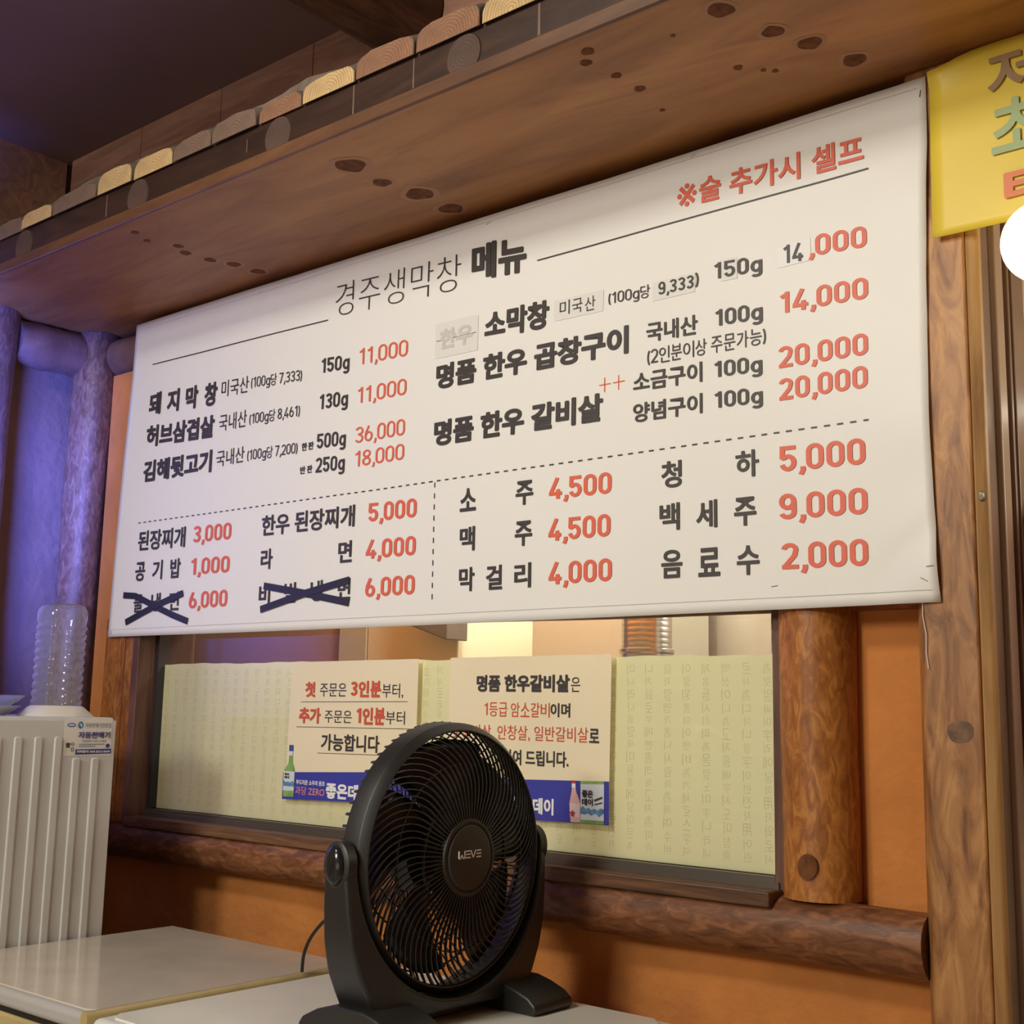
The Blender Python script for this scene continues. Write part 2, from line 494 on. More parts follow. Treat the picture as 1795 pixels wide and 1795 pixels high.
# condensed digits and signs drawn as strokes, so that figures look like the printed ones
SW = {'L': 0.075, 'M': 0.115, 'B': 0.16, 'X': 0.19}
def arc(cx, cy, rx, ry, a0, a1, n=14):
    return [(cx + rx * math.cos(math.radians(a0 + (a1 - a0) * i / n)), cy + ry * math.sin(math.radians(a0 + (a1 - a0) * i / n))) for i in range(n + 1)]
def stroke_paths(ch, s):
    w = 0.54; l = s / 2; r = w - s / 2; b = s / 2; t = 1 - s / 2; cx = w / 2; R = (r - l) / 2
    if ch == '0': return w, [(arc(cx, t - R * 1.15, R, R * 1.15, 0, 180) + arc(cx, b + R * 1.15, R, R * 1.15, 180, 360), True)]
    if ch == '1': return 0.42, [([(0.30, 0), (0.30, 1.0)], False), ([(0.30 + s * .3, 0.93), (0.07, 0.76)], False)]
    if ch == '2': return w, [(arc(cx, t - R, R, R, 170, -15) + [(r - .05, .50), (l + .03, b + .02)], False), ([(0.02, b), (w, b)], False)]
    if ch == '3': return w, [(arc(cx, .755 - s * .12, R, .245 - s * .38, 160, -90) , False), (arc(cx, .27 + s * .06, R, .27 - s * .44, 90, -160), False), ([(cx - .08, .53), (cx + .04, .53)], False)]
    if ch == '4': return w + .02, [([(.36, 1.0), (l * .9, .27)], False), ([(0.0, .25), (w + .02, .25)], False), ([(.39, .45), (.39, 0)], False)]
    if ch == '5': return w, [([(w - .02, t), (l + .01, t)], False), ([(l + .02, 1.0), (l + .01, .50)], False), ([(l, .53)] + arc(cx, .33 + s * .02, R, .33 - s * .48, 130, -165), False)]
    if ch == '6': return w, [(arc(cx, .32, R, .32 - s / 2, 0, 360)[:-1], True), ([(l, .33)] + [(l + .03, .58), (cx + .01, .98)], False)]
    if ch == '9': return w, [(arc(cx, .68, R, .32 - s / 2, 0, 360)[:-1], True), ([(r, .68)] + [(r, .36)] + arc(cx, b + R * .95, R, R * .95, 0, -165), False)]
    if ch == '7': return w, [([(0, t), (w, t)], False), ([(r - .01, t), (.18, 0)], False)]
    if ch == '8': return w, [(arc(cx, .75, R * .92, .25 - s / 2, 0, 360)[:-1], True), (arc(cx, .27, R, .27 - s / 2, 0, 360)[:-1], True)]
    if ch == ',': return 0.20, [([(.12, .14), (.12, .0), (.05, -.17)], False)]
    if ch == '(': return 0.22, [(arc(.36, .42, .26, .62, 125, 235), False)]
    if ch == ')': return 0.22, [(arc(-.14, .42, .26, .62, 55, -55), False)]
    if ch == 'g': return w - .01, [(arc(cx, .36, R, .36 - s / 2, 0, 360)[:-1], True), ([(r, .72), (r, -.06)] + arc(cx, -.06, R, .15, 0, -150), False)]
    return None
def ribbon(path, closed, s, V, F, ox, ly):
    n = len(path); k = len(V)
    for i in range(n):
        if closed: a, p, c = path[i - 1], path[i], path[(i + 1) % n]
        else: a, p, c = path[max(i - 1, 0)], path[i], path[min(i + 1, n - 1)]
        d1 = Vector((p[0] - a[0], p[1] - a[1])); d2 = Vector((c[0] - p[0], c[1] - p[1]))
        if d1.length < 1e-7: d1 = d2
        if d2.length < 1e-7: d2 = d1
        d1.normalize(); d2.normalize()
        nn = Vector((-(d1.y + d2.y), d1.x + d2.x))
        nn.normalize()
        m = s / 2 / max(.5, nn.dot(Vector((-d1.y, d1.x))))
        V += [(p[0] + nn.x * m + ox, p[1] + nn.y * m, ly), (p[0] - nn.x * m + ox, p[1] - nn.y * m, ly)]
    for i in range(n if closed else n - 1):
        j = (i + 1) % n
        F.append((k + 2 * i, k + 2 * i + 1, k + 2 * j + 1, k + 2 * j))
def layout(s, weight):
    """Mixed line: drawn figures plus font glyphs for everything else."""
    V, F = [], []; x = 0
    sw = SW[weight]
    for ch in s:
        if ch == ' ': x += 0.22; continue
        g = stroke_paths(ch, sw)
        if g:
            for ly, (path, closed) in enumerate(g[1]): ribbon(path, closed, sw, V, F, x, ly)
            x += g[0] + (.02 if ch in ',' else .085)
        else:
            vs, fs = glyphs(ch, weight)
            a0, a1, b0, b1 = bbox(vs)
            k = len(V); wd = 0.78
            V += [(x + (p - a0) / (a1 - a0) * wd, -.10 + (q - b0) / (b1 - b0) * 1.16, ly) for p, q, ly in vs]
            F += [tuple(i + k for i in f) for f in fs]
            x += wd + .10
    return V, F
LAYER = 0.00007
def letters(s, weight, x0, x1, z0, z1, put, mirror=False, out_dir=(0, -1, 0)):
    """Text stretched into a box; put(a, b) places a point of the box's plane in the world."""
    if any(ch in '0123456789()' for ch in s) and not any(ch in s for ch in 'Z-'):
        vs, fs = layout(s, weight)
        a0, a1, b0, b1 = bbox(vs)
        b0, b1 = 0.0, 1.0
    else:
        vs, fs = glyphs(s, weight)
        a0, a1, b0, b1 = bbox(vs)
    m = MB(); m.raw = True
    sx = (x1 - x0) / (a1 - a0); sz = (z1 - z0) / (b1 - b0)
    out = []
    for a, b, ly in vs:
        u = x0 + (a - a0) * sx
        if mirror: u = x1 - (a - a0) * sx
        p = put(u, z0 + (b - b0) * sz)
        out.append(tuple(p[k] + out_dir[k] * LAYER * ly for k in range(3)))
    return m.add(out, fs)

# ================================================================ the room
struct('floor', MB().box(-3.6, 2.6, -6.0, 1.4, -0.05, 0.0), M_FLOOR)
struct('ceiling', MB().box(-4.6, 2.7, -6.0, 1.4, 2.93, 2.98), M_CEIL)
wb = MB()
wb.box(-3.6, -3.06, 0.10, 0.19, 0, 2.93)
wb.box(-3.06, -1.10, 0.10, 0.19, 0, 0.93)
wb.box(-3.06, -1.10, 0.10, 0.19, 1.50, 2.93)
wb.box(-1.10, -0.72, 0.10, 0.19, 0, 2.93)
wb.box(-0.72, 2.6, 0.10, 0.19, 2.16, 2.93)
wb.box(0.25, 2.6, 0.10, 0.19, 0, 2.16)
struct('wall_back', wb, M_PLASTER)
struct('trim_7', MB().box(-3.335, -3.07, 0.045, 0.099, 0.95, 2.24), M_PLASTER)
struct('wall_left', MB().box(-3.65, -3.52, -6.0, 0.10, 0, 2.93), M_PLASTER_DIM)
struct('wall_right', MB().box(2.6, 2.7, -6.0, 1.4, 0, 2.93), M_PLASTER)
struct('wall_far', MB().box(-4.6, 2.6, 1.3, 1.4, 0, 2.93), M_KBEIGE)
# timber lining: underside board, fascia, upper wall over the little eave
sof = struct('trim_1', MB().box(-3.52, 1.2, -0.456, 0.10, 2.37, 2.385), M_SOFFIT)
KN = [(-1.864, -.343, 30), (-1.874, -.243, 19), (-1.853, -.151, 29), (-1.852, -.051, 26), (-2.555, -.405, 10), (-2.578, -.355, 9), (-2.546, -.289, 14), (-2.571, -.249, 15),
      (-2.562, -.182, 16), (-2.54, -.124, 18), (-2.531, -.055, 19), (-1.204, -.405, 11), (-1.229, -.376, 10), (-1.213, -.308, 9), (-1.207, -.243, 10), (-.926, -.267, 17), (-.895, -.197, 19), (-.96, -.375, 21), (-.86, -.10, 20),
      (-1.062, -.358, 4), (-1.03, -.20, 8), (-1.0, -.165, 5), (-.985, -.15, 6), (-1.22, -.15, 5)]
for kx, ky, a in KN:
    for nm, mt, g, dz in (('knot_ring', M_KNOTRING, 1.45, 0.0004), ('knot', M_KNOT, 1.0, 0.0008)):
        if nm == 'knot_ring' and a < 12: continue
        m = MB(); m.raw = True
        q = [(kx + a * g / 1000 * math.cos(t) * (1.05 + .10 * math.sin(2 * t + kx * 40)), ky + a * g / 1000 * math.sin(t) * (1 + .12 * math.sin(3 * t + ky * 50)), 2.37 - dz) for t in [2 * PI * i / 24 for i in range(24)]]
        m.add(q, [tuple(range(23, -1, -1))])
        obj(nm, m, mt, sof)
struct('trim_2', MB().box(-3.52, 1.2, -0.462, -0.44, 2.372, 2.4615), M_FASCIA_SHADE)
dr_ = bpy.data.objects['trim_2']
for x, za, zb, w in ((-2.592, 2.40, 2.455, .005), (-2.06, 2.41, 2.44, .003), (-1.73, 2.395, 2.456, .0045), (-1.566, 2.396, 2.456, .004), (-1.265, 2.395, 2.455, .006), (-1.10, 2.41, 2.45, .003)):
    m = MB(); m.raw = True
    m.add([(x - w / 2, -.4626, za), (x + w / 2, -.4626, za), (x + w * .3, -.4626, zb), (x - w * .4, -.4626, zb)], [(0, 1, 2, 3)])
    obj('drip_stain', m, plain('drip_stain', (0.16, 0.095, 0.07), .6) if 'drip_stain' not in MATS else MATS['drip_stain'], dr_)
struct('added_lit_edge_strip', MB().box(-3.52, 1.2, -0.4655, -0.456, 2.364, 2.394), M_FASCIA_LIT, bevel=0.003)  # added strip standing for the lit lower edge of the fascia
up = MB()
for i in range(16):
    x0 = -3.47 + i * 0.38
    up.box(x0, x0 + 0.377, -0.07, 0.10, 2.40, 2.93)
struct('trim_4', up, M_UPWALL)
up = MB()
for i in range(16):
    y0 = -0.07 - i * 0.30
    up.box(-3.53, -3.50, y0 - 0.297, y0, 2.385, 2.93)
struct('trim_5', up, M_UPWALL)
up = MB()
n = 90
for i in range(n + 1):
    x = -3.50 + 2.6 * i / n
    rnd = random.Random(i)
    zt = 2.521 + .006 * math.sin(x * 9) + .004 * math.sin(x * 23 + 1) + rnd.uniform(-.0015, .0015)
    for d, z in ((0.0, 2.47), (0.004, zt - .006), (0.012, zt), (0.39, zt + .24), (0.39, 2.47 + .24)):
        up.v.append((x, -0.4545 + d + .003 * math.sin(x * 31), z))
for i in range(n):
    for k in range(4):
        up.f.append((i * 5 + k, i * 5 + k + 1, (i + 1) * 5 + k + 1, (i + 1) * 5 + k))
struct('trim_6', up, M_DUST, smooth=40)

# round rafter ends showing in the fascia
RL = ['round rafter end in the dark fascia, leftmost, washed in blue light', 'round rafter end in the fascia above the banner heading rule, left of the cracked one',
      'cracked round rafter end in the fascia, above the ceiling knots', 'round rafter end in the fascia beneath the two-tone slab end', 'round rafter end at the top right end of the fascia']
for i, x in enumerate((-2.972, -2.461, -1.957, -1.439, -0.925)):
    m = MB().lathe([(0, .040), (.003, .0425), (.14, .0425)], (x, -0.4645, 2.4175), 'Y', 32)
    o = obj('rafter_log', m, M_RAFTEND, None, (x, -0.464, 2.4175), smooth=40)
    tag(o, RL[i], 'rafter', 'round rafter logs behind the fascia')

# half-log slabs lying on the eave, ends towards the room
XS = [-3.40, -3.255, -3.109, -2.977, -2.825, -2.623, -2.475, -2.317, -2.174, -2.018, -1.878, -1.718, -1.555, -1.392, -1.253, -1.10, -0.95]
EN = [1, 1, 1, 0, 1, 0, 0, 1, 1, 2, 0, 2, 2, 0, 1, 2]
HT = [.05, .05, .052, .046, .052, .062, .055, .05, .054, .047, .05, .056, .058, .05, .05, .05]
SL = ['half-log slab on the eave at the far left end, darkest end', 'half-log slab second from the left wall on the eave', 'dark half-log slab end above the bluest stretch of fascia', 'small pale half-log slab end just left of a wide grey one',
      'wide grey-brown half-log slab end beside the tall yellow one', 'tall yellow half-log slab end, most rounded of the left group', 'short yellow half-log slab end right beside the tall yellow one', 'plain brown half-log slab end right of the two yellow ones',
      'half-log slab end with clear concentric rings, brown', 'red-brown half-log slab end between ringed and pale knotted ends', 'pale half-log slab end with dark knot holes', 'red-brown half-log slab end right of the pale knotted one',
      'half-log slab end beneath the tip of the ceiling beam', 'pale yellow half-log slab end at the top edge, right of beam', 'half-log slab end near the top edge beyond the beam', 'rightmost half-log slab on the eave, beyond the beam']
for i in range(16):
    x0, x1 = XS[i] + 0.003, XS[i + 1] - 0.003
    w = x1 - x0; h = HT[i] * .86; cx = (x0 + x1) / 2
    rnd = random.Random(i * 3 + 1)
    sk = rnd.uniform(-.2, .2)
    prof = [(x0, 2.457)]
    for t in range(0, 13):
        q = PI - PI * t / 12
        px = cx + w / 2 * (abs(math.cos(q)) ** 0.5) * (1 if math.cos(q) > 0 else -1)
        pz = 2.457 + h * (0.36 + 0.64 * math.sin(q) ** 0.75 + sk * .25 * math.cos(q)) * (1 + rnd.uniform(-.05, .05))
        prof.append((px, pz))
    prof.append((x1, 2.457))
    y0 = -0.467 - rnd.uniform(0, .006)
    t = thing('half_log_slab', SL[i], 'timber slab', (cx, y0, 2.46), 'half-log slabs along the eave')
    n = len(prof)
    m = MB()
    vs = []
    for d in (0.0, 0.03, 0.38):
        vs += [(a, y0 + d, b + 0.62 * d) for a, b in prof]
    fs = [tuple(range(2 * n, 3 * n))]
    for s_ in range(2):
        for k in range(n):
            k2 = (k + 1) % n
            fs.append((s_ * n + k, s_ * n + k2, (s_ + 1) * n + k2, (s_ + 1) * n + k))
    fs.append(tuple(range(n - 1, -1, -1)))
    m.add(vs, fs)
    obj('bark_side', m, M_DUST, t, smooth=50)
    e = MB(); e.raw = True
    e.add([(cx + (a - cx) * .985, y0 - .0012, 2.458 + (b - 2.458) * .97) for a, b in prof], [tuple(range(n))])
    obj('cut_end', e, M_ENDS[EN[i]], t)

# beam hanging under the ceiling
cb = MB().log((-1.975, -0.075, 2.862), (-1.975, -4.5, 2.862), 0.10, seed=4)
tag(obj('ceiling_beam', cb, wood('beam_wood', (0.05, 0.02, 0.012), (0.10, 0.042, 0.022), (0.17, 0.075, 0.04), (1, 0.2, 1), 22), None, (-1.975, -0.075, 2.862), smooth=1),
    'round dark brown log beam under the ceiling, meeting the eave at its end', 'beam')

# ---------------------------------------------------------------- posts and logs of the timber frame
def logthing(name, p0, p1, r, mat, label, cat, seed, wob=0.05, n=18):
    o = obj(name, MB().log(p0, p1, r, seed=seed, wob=wob, n=n), mat, None, p0, smooth=1)
    return tag(o, label, cat)
logthing('log_post', (-3.445, 0.03, 0), (-3.405, 0.03, 2.37), 0.068, M_POST, 'peeled round corner post behind the upturned water bottle', 'post', 11, .09, 26)
logthing('log_post', (-3.435, -0.31, 0), (-3.435, -0.31, 2.37), 0.085, M_POST, 'peeled round post on the left wall, lit blue, at the photo edge', 'post', 12, .07, 26)
logthing('wall_log', (-3.435, -0.235, 2.305), (-3.435, -0.03, 2.305), 0.066, plain('dull_log', (0.20, 0.105, 0.07), 0.7, noise=.3, nscale=14, bump=.2), 'short horizontal log under the board ceiling between the two left posts', 'log', 13, .06, 8)
logthing('wall_log', (-3.36, 0.075, 2.30), (-2.6, 0.075, 2.30), 0.062, MATS['dull_log'], 'horizontal log disappearing behind the top left corner of the menu banner', 'log', 14, .05, 12)
jl = thing('window_post', 'squared timber post left of the window, cracked along its face', 'post', (-3.14, 0.06, 0.93))
obj('post_body', MB().box(-3.222, -3.062, 0.006, 0.12, 0.93, 1.50), M_LOG, jl, bevel=0.012, bseg=3)
obj('drying_crack', MB().box(-3.114, -3.111, 0.0048, 0.008, 0.95, 1.49), M_KNOT, jl)
jr = thing('window_post', 'peeled log post right of the window with a dark oval knot', 'post', (-1.036, 0.06, 0.945))
obj('post_body', MB().log((-1.036, 0.076, 0.945), (-1.038, 0.076, 2.35), 0.0675, seed=21, wob=.03, n=26), M_LOG, jr, smooth=1)
kb = MB(); kb.raw = True
for rr in (0, .35, .7, 1.0):
    for k in range(28):
        t = 2 * PI * k / 28
        q = rr * (1 + .08 * math.sin(2 * t + 1))
        x = -1.030 + .0165 * q * math.cos(t); z = 1.003 + .023 * q * math.sin(t)
        kb.v.append((x, 0.076 - math.sqrt(.0675 ** 2 - (x + 1.0365) ** 2) - .0048 + .0012 * rr, z))
for r_ in range(3):
    for k in range(28):
        k2 = (k + 1) % 28
        kb.f.append((r_ * 28 + k, r_ * 28 + k2, (r_ + 1) * 28 + k2, (r_ + 1) * 28 + k))
obj('knot', kb, M_KNOT, jr, smooth=60)
logthing('sill_log', (-3.28, 0.05, 0.890), (-0.832, 0.05, 0.893), 0.054, M_LOGX, 'long dark horizontal log running below the window', 'log', 31, .07, 60)
logthing('lintel_log', (-3.06, 0.085, 1.515), (-0.83, 0.085, 1.50), 0.06, M_LOGX, 'dark horizontal log above the window, mostly behind the banner hem', 'log', 32, .03, 30)
rp = thing('corner_post', 'thick squared timber post at the right, beside the doorway', 'post', (-0.765, 0.06, 0))
obj('post_body', MB().prism([(-0.832, 0.09), (-0.832, 0.03), (-0.812, 0.0), (-0.722, 0.0), (-0.722, 0.09)], 0, 2.37, 'Z'), M_RPOST, rp, bevel=0.004)
obj('sapwood_edge', MB().prism([(-0.7215, 0.022), (-0.7215, 0.002), (-0.704, 0.008), (-0.701, 0.014), (-0.701, 0.022)], 0, 2.37, 'Z'), M_PALE, rp, bevel=0.003)
nh = MB().lathe([(-.004, 0), (-.003, .006), (.0, .008), (.004, .008)], (0, 0, 0), 'Y', 20)
nh.v = [(-0.711 + p[0] * .6, 0.004 + p[1], 1.61 + p[2] * 1.1) for p in nh.v]
obj('nail_head', nh, M_NAIL, rp, smooth=1)
kb = MB(); kb.raw = True
kb.add([(-.757 + .021 * math.cos(t) * (1 + .05 * math.sin(3 * t)), -.0007, 1.235 + .019 * math.sin(t) * (1 + .12 * math.sin(2 * t + 1))) for t in [2 * PI * k / 40 for k in range(40)]], [tuple(range(40))])
obj('knot', kb, plain('grey_knot', (0.17, 0.085, 0.04), .6, noise=.5, nscale=70), rp, smooth=1)

# ---------------------------------------------------------------- window
w1 = thing('window_1', 'wide fixed kitchen window', 'window', (-2.08, 0.08, 0.95))
for k in ('label', 'category'): del w1[k]
w1['kind'] = 'structure'
fr = MB()
fr.box(-3.075, -3.045, 0.004, 0.19, 0.95, 1.52)
fr.box(-1.115, -1.09, 0.05, 0.19, 0.95, 1.52)
fr.box(-3.05, -1.10, 0.06, 0.19, 1.497, 1.52)
obj('frame', fr, M_FRAME, w1, bevel=0.002)
obj('inner_bead', MB().box(-3.045, -3.034, 0.062, 0.098, 0.975, 1.50), plain('bead_dark', (0.035, 0.028, 0.035), .4), w1)
obj('sill_board', MB().box(-3.06, -1.10, 0.0, 0.10, 0.928, 0.955), M_SILL, w1, bevel=0.003)
tr = MB().box(-3.045, -1.105, 0.045, 0.10, 0.955, 0.966).box(-3.045, -1.105, 0.055, 0.066, 0.966, 0.974).box(-3.045, -1.105, 0.090, 0.10, 0.966, 0.980)
obj('track', tr, M_ALU, w1)
obj('pane', MB().box(-3.04, -1.11, 0.076, 0.081, 0.970, 1.50), M_GLASS, w1)

film = thing('window_film', 'pale green frosted film with columns of script on the lower window', 'window film', (-2.08, 0.085, 0.972))
fm = MB(); fm.raw = True
top = []
for i in range(80):
    x = -3.034 + (3.034 - 1.116) * i / 79
    top.append((x, 1.367 + .0012 * math.sin(x * 17) + .0008 * math.sin(x * 61)))
fv = [(x, 0.086, 0.974) for x, z in top] + [(x, 0.086, z) for x, z in top]
fm.add(fv, [(i, i + 1, 81 + i, 80 + i) for i in range(79)])
obj('film_sheet', fm, M_FILM, film, solid=0.0008)
SCRIPT = '나랏말싸미듕귁에달아문자와로서르사맛디아니할쎄이런전차로어린백셩이니르고져홀배이셔도마참내제뜨들시러펴디몯할노미하니라내이랄윙하야어엿비너겨새로스믈여듧자랄맹가노니사람마다해여수비니겨날로쑤메뼌한킈하고져할따라미니라'
MIX = '為加字佛用音點如初聲並書若'
pat = MB(); pat.raw = True
k = 0
for c in range(44):
    x = -1.145 - c * 0.0435
    if x < -3.02: break
    z = 1.352
    while z > 0.99:
        ch = SCRIPT[k % len(SCRIPT)] if (k * 7 + c) % 5 else MIX[(k * 3 + c) % len(MIX)]
        k += 1
        hgt = 0.017 + 0.006 * ((k * 13) % 5) / 5
        sub = letters(ch, 'L', x - hgt * .42, x + hgt * .42, z - hgt, z, lambda u, w: (u, 0.0852, w), mirror=True)
        pat.add(sub.v, sub.f)
        z -= hgt + 0.005
obj('printed_script', pat, M_FILMINK, film)

# ---------------------------------------------------------------- menu banner
def bw(x, z):
    """Depth of the hanging vinyl."""
    u = (x + 3.187) / 2.41
    v = (z - 1.441) / 0.91
    d = 0.0025 * math.sin(5.2 * u + 1.0) * math.sin(3.0 * v + .4) + 0.0012 * math.sin(17 * u + 4 * v)
    r = max(0.0, (u - 0.93) / 0.07)
    d += 0.004 * r * math.sin(9 * v + 1.5) * (0.6 + 0.4 * math.sin(25 * v))
    q = math.exp(-((u - 0.985) / 0.03) ** 2 - ((v - 0.06) / 0.10) ** 2)
    d += 0.006 * q * math.sin(60 * (u - v * .35))
    return -0.004 - abs(d) * 1.2
def bx(u, v):
    xl = -3.187 + 0.038 * v
    xr = -0.779 - 0.010 * math.sin(PI * min(1, v * 1.15)) + 0.004 * v
    return xl + (xr - xl) * u
ban = thing('menu_banner', 'big white vinyl menu banner with black dishes and red prices', 'banner', (-1.98, 0.0, 1.441))
g = MB(); g.raw = True
NU, NV = 150, 60
for j in range(NV + 1):
    for i in range(NU + 1):
        u, v = i / NU, j / NV
        x = bx(u, v)
        z = 1.4415 + 0.9095 * v + 0.003 * math.sin(6 * u + .5) * v - 0.003 * math.sin(PI * u) * (1 - v)
        g.v.append((x, bw(x, z), z))
for j in range(NV):
    for i in range(NU):
        a = j * (NU + 1) + i
        g.f.append((a, a + 1, a + NU + 2, a + NU + 1))
obj('vinyl_sheet', g, M_VINYL, ban, smooth=80, solid=0.0012)
def onb(e=0.0016):
    return lambda x, z: (x, bw(x, z) - e, z)
TXT = [
('경주생막창','k','L',-2.277,-1.857,2.2010,2.2865,.016),('메뉴','k','X',-1.824,-1.664,2.1985,2.2840,.012),('※','r','M',-1.279,-1.235,2.2370,2.2845,0),('술 추가시 셀프','r','B',-1.229,-0.890,2.2300,2.2830,.008),
('돼 지 막 창','k','X',-3.057,-2.739,2.0600,2.1260,.012),('미국산','k','M',-2.721,-2.604,2.0690,2.1145,.004),('(100g당 7,333)','k','M',-2.594,-2.391,2.0720,2.1000,.012),('150g','k','B',-2.320,-2.218,2.0705,2.1075,.005),('11,000','r','M',-2.183,-2.017,2.0685,2.1085,.006),
('허브삼겹살','k','X',-3.058,-2.743,1.9695,2.0325,.010),('국내산','k','M',-2.723,-2.605,1.9760,2.0220,.002),('(100g당 8,461)','k','M',-2.593,-2.392,1.9775,2.0050,.005),('130g','k','B',-2.320,-2.218,1.9785,2.0160,.004),('11,000','r','M',-2.184,-2.017,1.9745,2.0135,.003),
('김해뒷고기','k','X',-3.060,-2.745,1.8715,1.9335,.003),('국내산','k','M',-2.726,-2.607,1.8810,1.9245,0),('(100g당 7,200)','k','M',-2.594,-2.394,1.8820,1.9090,.004),('한 판','k','B',-2.378,-2.334,1.8825,1.9025,0),('500g','k','B',-2.322,-2.219,1.8800,1.9170,.003),('36,000','r','M',-2.186,-2.018,1.8780,1.9170,.001),
('반 판','k','B',-2.380,-2.335,1.8240,1.8435,0),('250g','k','B',-2.323,-2.219,1.8200,1.8570,.003),('18,000','r','M',-2.184,-2.018,1.8205,1.8585,.001),
('된장찌개','k','B',-3.061,-2.842,1.6765,1.7330,.003),('3,000','r','B',-2.807,-2.645,1.6830,1.7275,.002),('공 기 밥','k','B',-3.065,-2.855,1.5930,1.6465,0),('1,000','r','B',-2.810,-2.645,1.5965,1.6405,.002),('물 냉 면','k','B',-3.064,-2.853,1.5055,1.5560,0),('6,000','r','B',-2.809,-2.647,1.5075,1.5515,0),
('한우 된장찌개','k','B',-2.520,-2.176,1.6785,1.7310,.002),('5,000','r','B',-2.130,-1.972,1.6835,1.7270,.002),('라','k','B',-2.518,-2.472,1.5945,1.6465,0),('면','k','B',-2.228,-2.181,1.5935,1.6455,0),('4,000','r','B',-2.134,-1.972,1.5970,1.6410,.001),('비 빔 냉 면','k','B',-2.519,-2.181,1.5060,1.5565,0),('6,000','r','B',-2.131,-1.972,1.5085,1.5525,0),
('소막창','k','X',-1.780,-1.599,2.0580,2.1215,.007),('미 국 산','k','M',-1.571,-1.478,2.0730,2.1040,.004),('(100g당','k','M',-1.445,-1.343,2.0735,2.0970,.004),('9,333','k','B',-1.323,-1.241,2.0680,2.0945,.002),(')','k','M',-1.2385,-1.230,2.0700,2.0980,0),('150g','k','B',-1.196,-1.093,2.0715,2.1035,.006),('14','k','B',-1.050,-1.010,2.0715,2.1065,.003),(',000','r','B',-1.000,-0.889,2.0720,2.1115,.006),
('명품 한우 곱창구이','k','X',-1.922,-1.394,1.9660,2.0250,.005),('국내산','k','B',-1.351,-1.233,1.9750,2.0150,.005),('100g','k','B',-1.194,-1.093,1.9785,2.0105,.005),('14,000','r','B',-1.058,-0.889,1.9770,2.0165,.004),('(2인분이상 주문가능)','k','M',-1.349,-1.087,1.9320,1.9600,.003),
('소금구이','k','B',-1.382,-1.223,1.8795,1.9190,.003),('100g','k','B',-1.197,-1.095,1.8790,1.9100,.005),('20,000','r','B',-1.062,-0.891,1.8755,1.9150,.003),('명품 한우 갈비살','k','X',-1.923,-1.456,1.8355,1.8945,.004),('양념구이','k','B',-1.382,-1.223,1.8180,1.8570,.002),('100g','k','B',-1.197,-1.095,1.8200,1.8510,.005),('20,000','r','B',-1.062,-0.893,1.8160,1.8560,.001),
('소','k','B',-1.838,-1.791,1.6815,1.7320,0),('주','k','B',-1.679,-1.632,1.6810,1.7325,0),('4,500','r','B',-1.590,-1.433,1.6850,1.7285,.002),('맥','k','B',-1.836,-1.792,1.5945,1.6475,0),('주','k','B',-1.679,-1.633,1.5945,1.6470,0),('4,500','r','B',-1.590,-1.435,1.5990,1.6440,.001),('막 걸 리','k','B',-1.836,-1.634,1.5070,1.5590,0),('4,000','r','B',-1.588,-1.431,1.5100,1.5550,0),
('청','k','B',-1.316,-1.270,1.6810,1.7330,0),('하','k','B',-1.153,-1.105,1.6840,1.7340,0),('5,000','r','B',-1.063,-0.900,1.6840,1.7300,.004),('백 세 주','k','B',-1.320,-1.112,1.5970,1.6495,.004),('9,000','r','B',-1.066,-0.899,1.5980,1.6440,.004),('음 료 수','k','B',-1.316,-1.107,1.5065,1.5600,.003),('2,000','r','B',-1.063,-0.900,1.5095,1.5555,.003)]
TX2 = []
for T_ in TXT:
    s, c, w, x0, x1, z0, z1, sk = T_
    ps = s.split(' ')
    if len(ps) > 2 and all(len(p) == 1 for p in ps) or s in ('한 판', '반 판'):
        wid = (z1 - z0) * (.88 if len(ps) > 2 else 1.0) * .98
        wid = min(wid, (x1 - x0) / len(ps) * .95)
        for q, p in enumerate(ps):
            xa = x0 + (x1 - x0 - wid) * q / (len(ps) - 1)
            zz = sk * (.5 - q / (len(ps) - 1))
            TX2.append((p, c, w, xa, xa + wid, z0 + zz, z1 + zz, 0))
    else: TX2.append(T_)
for s, c, w, x0, x1, z0, z1, sk in TX2:
    f = onb(0.0022)
    put = lambda x, z: f(x, z + sk * (0.5 - (x - x0) / (x1 - x0)))
    nm = 'price_lettering' if c == 'r' else ('heading_lettering' if z0 > 2.19 else ('weight_lettering' if s.endswith('g') else 'dish_lettering'))
    o = obj(nm, letters(s, w, x0, x1, z0, z1, put), M_RED if c == 'r' else M_INK, ban)
rl = MB(); rl.raw = True
def wline(m, p0, p1, wid, e=0.0018, n=24):
    k = len(m.v)
    for i in range(n + 1):
        t = i / n
        x = p0[0] + (p1[0] - p0[0]) * t; z = p0[1] + (p1[1] - p0[1]) * t
        dx, dz = (p1[0] - p0[0]), (p1[1] - p0[1]); L = math.hypot(dx, dz)
        for s_ in (1, -1):
            xx, zz = x - dz / L * wid / 2 * s_, z + dx / L * wid / 2 * s_
            m.v.append((xx, bw(xx, zz) - e, zz))
    for i in range(n):
        m.f.append((k + 2 * i, k + 2 * i + 1, k + 2 * i + 3, k + 2 * i + 2))
wline(rl, (-3.054, 2.218), (-2.304, 2.207), 0.0032)
obj('heading_rule', rl, M_INK, ban)
rl = MB(); rl.raw = True
wline(rl, (-1.634, 2.211), (-0.882, 2.212), 0.0032)
obj('heading_rule', rl, M_INK, ban)
dl = MB(); dl.raw = True
x = -3.067
while x < -0.895:
    wline(dl, (x, 1.7585), (min(x + 0.0115, -0.893), 1.7585), 0.0030, n=2)
    x += 0.0246
obj('dashed_line', dl, M_INK, ban)
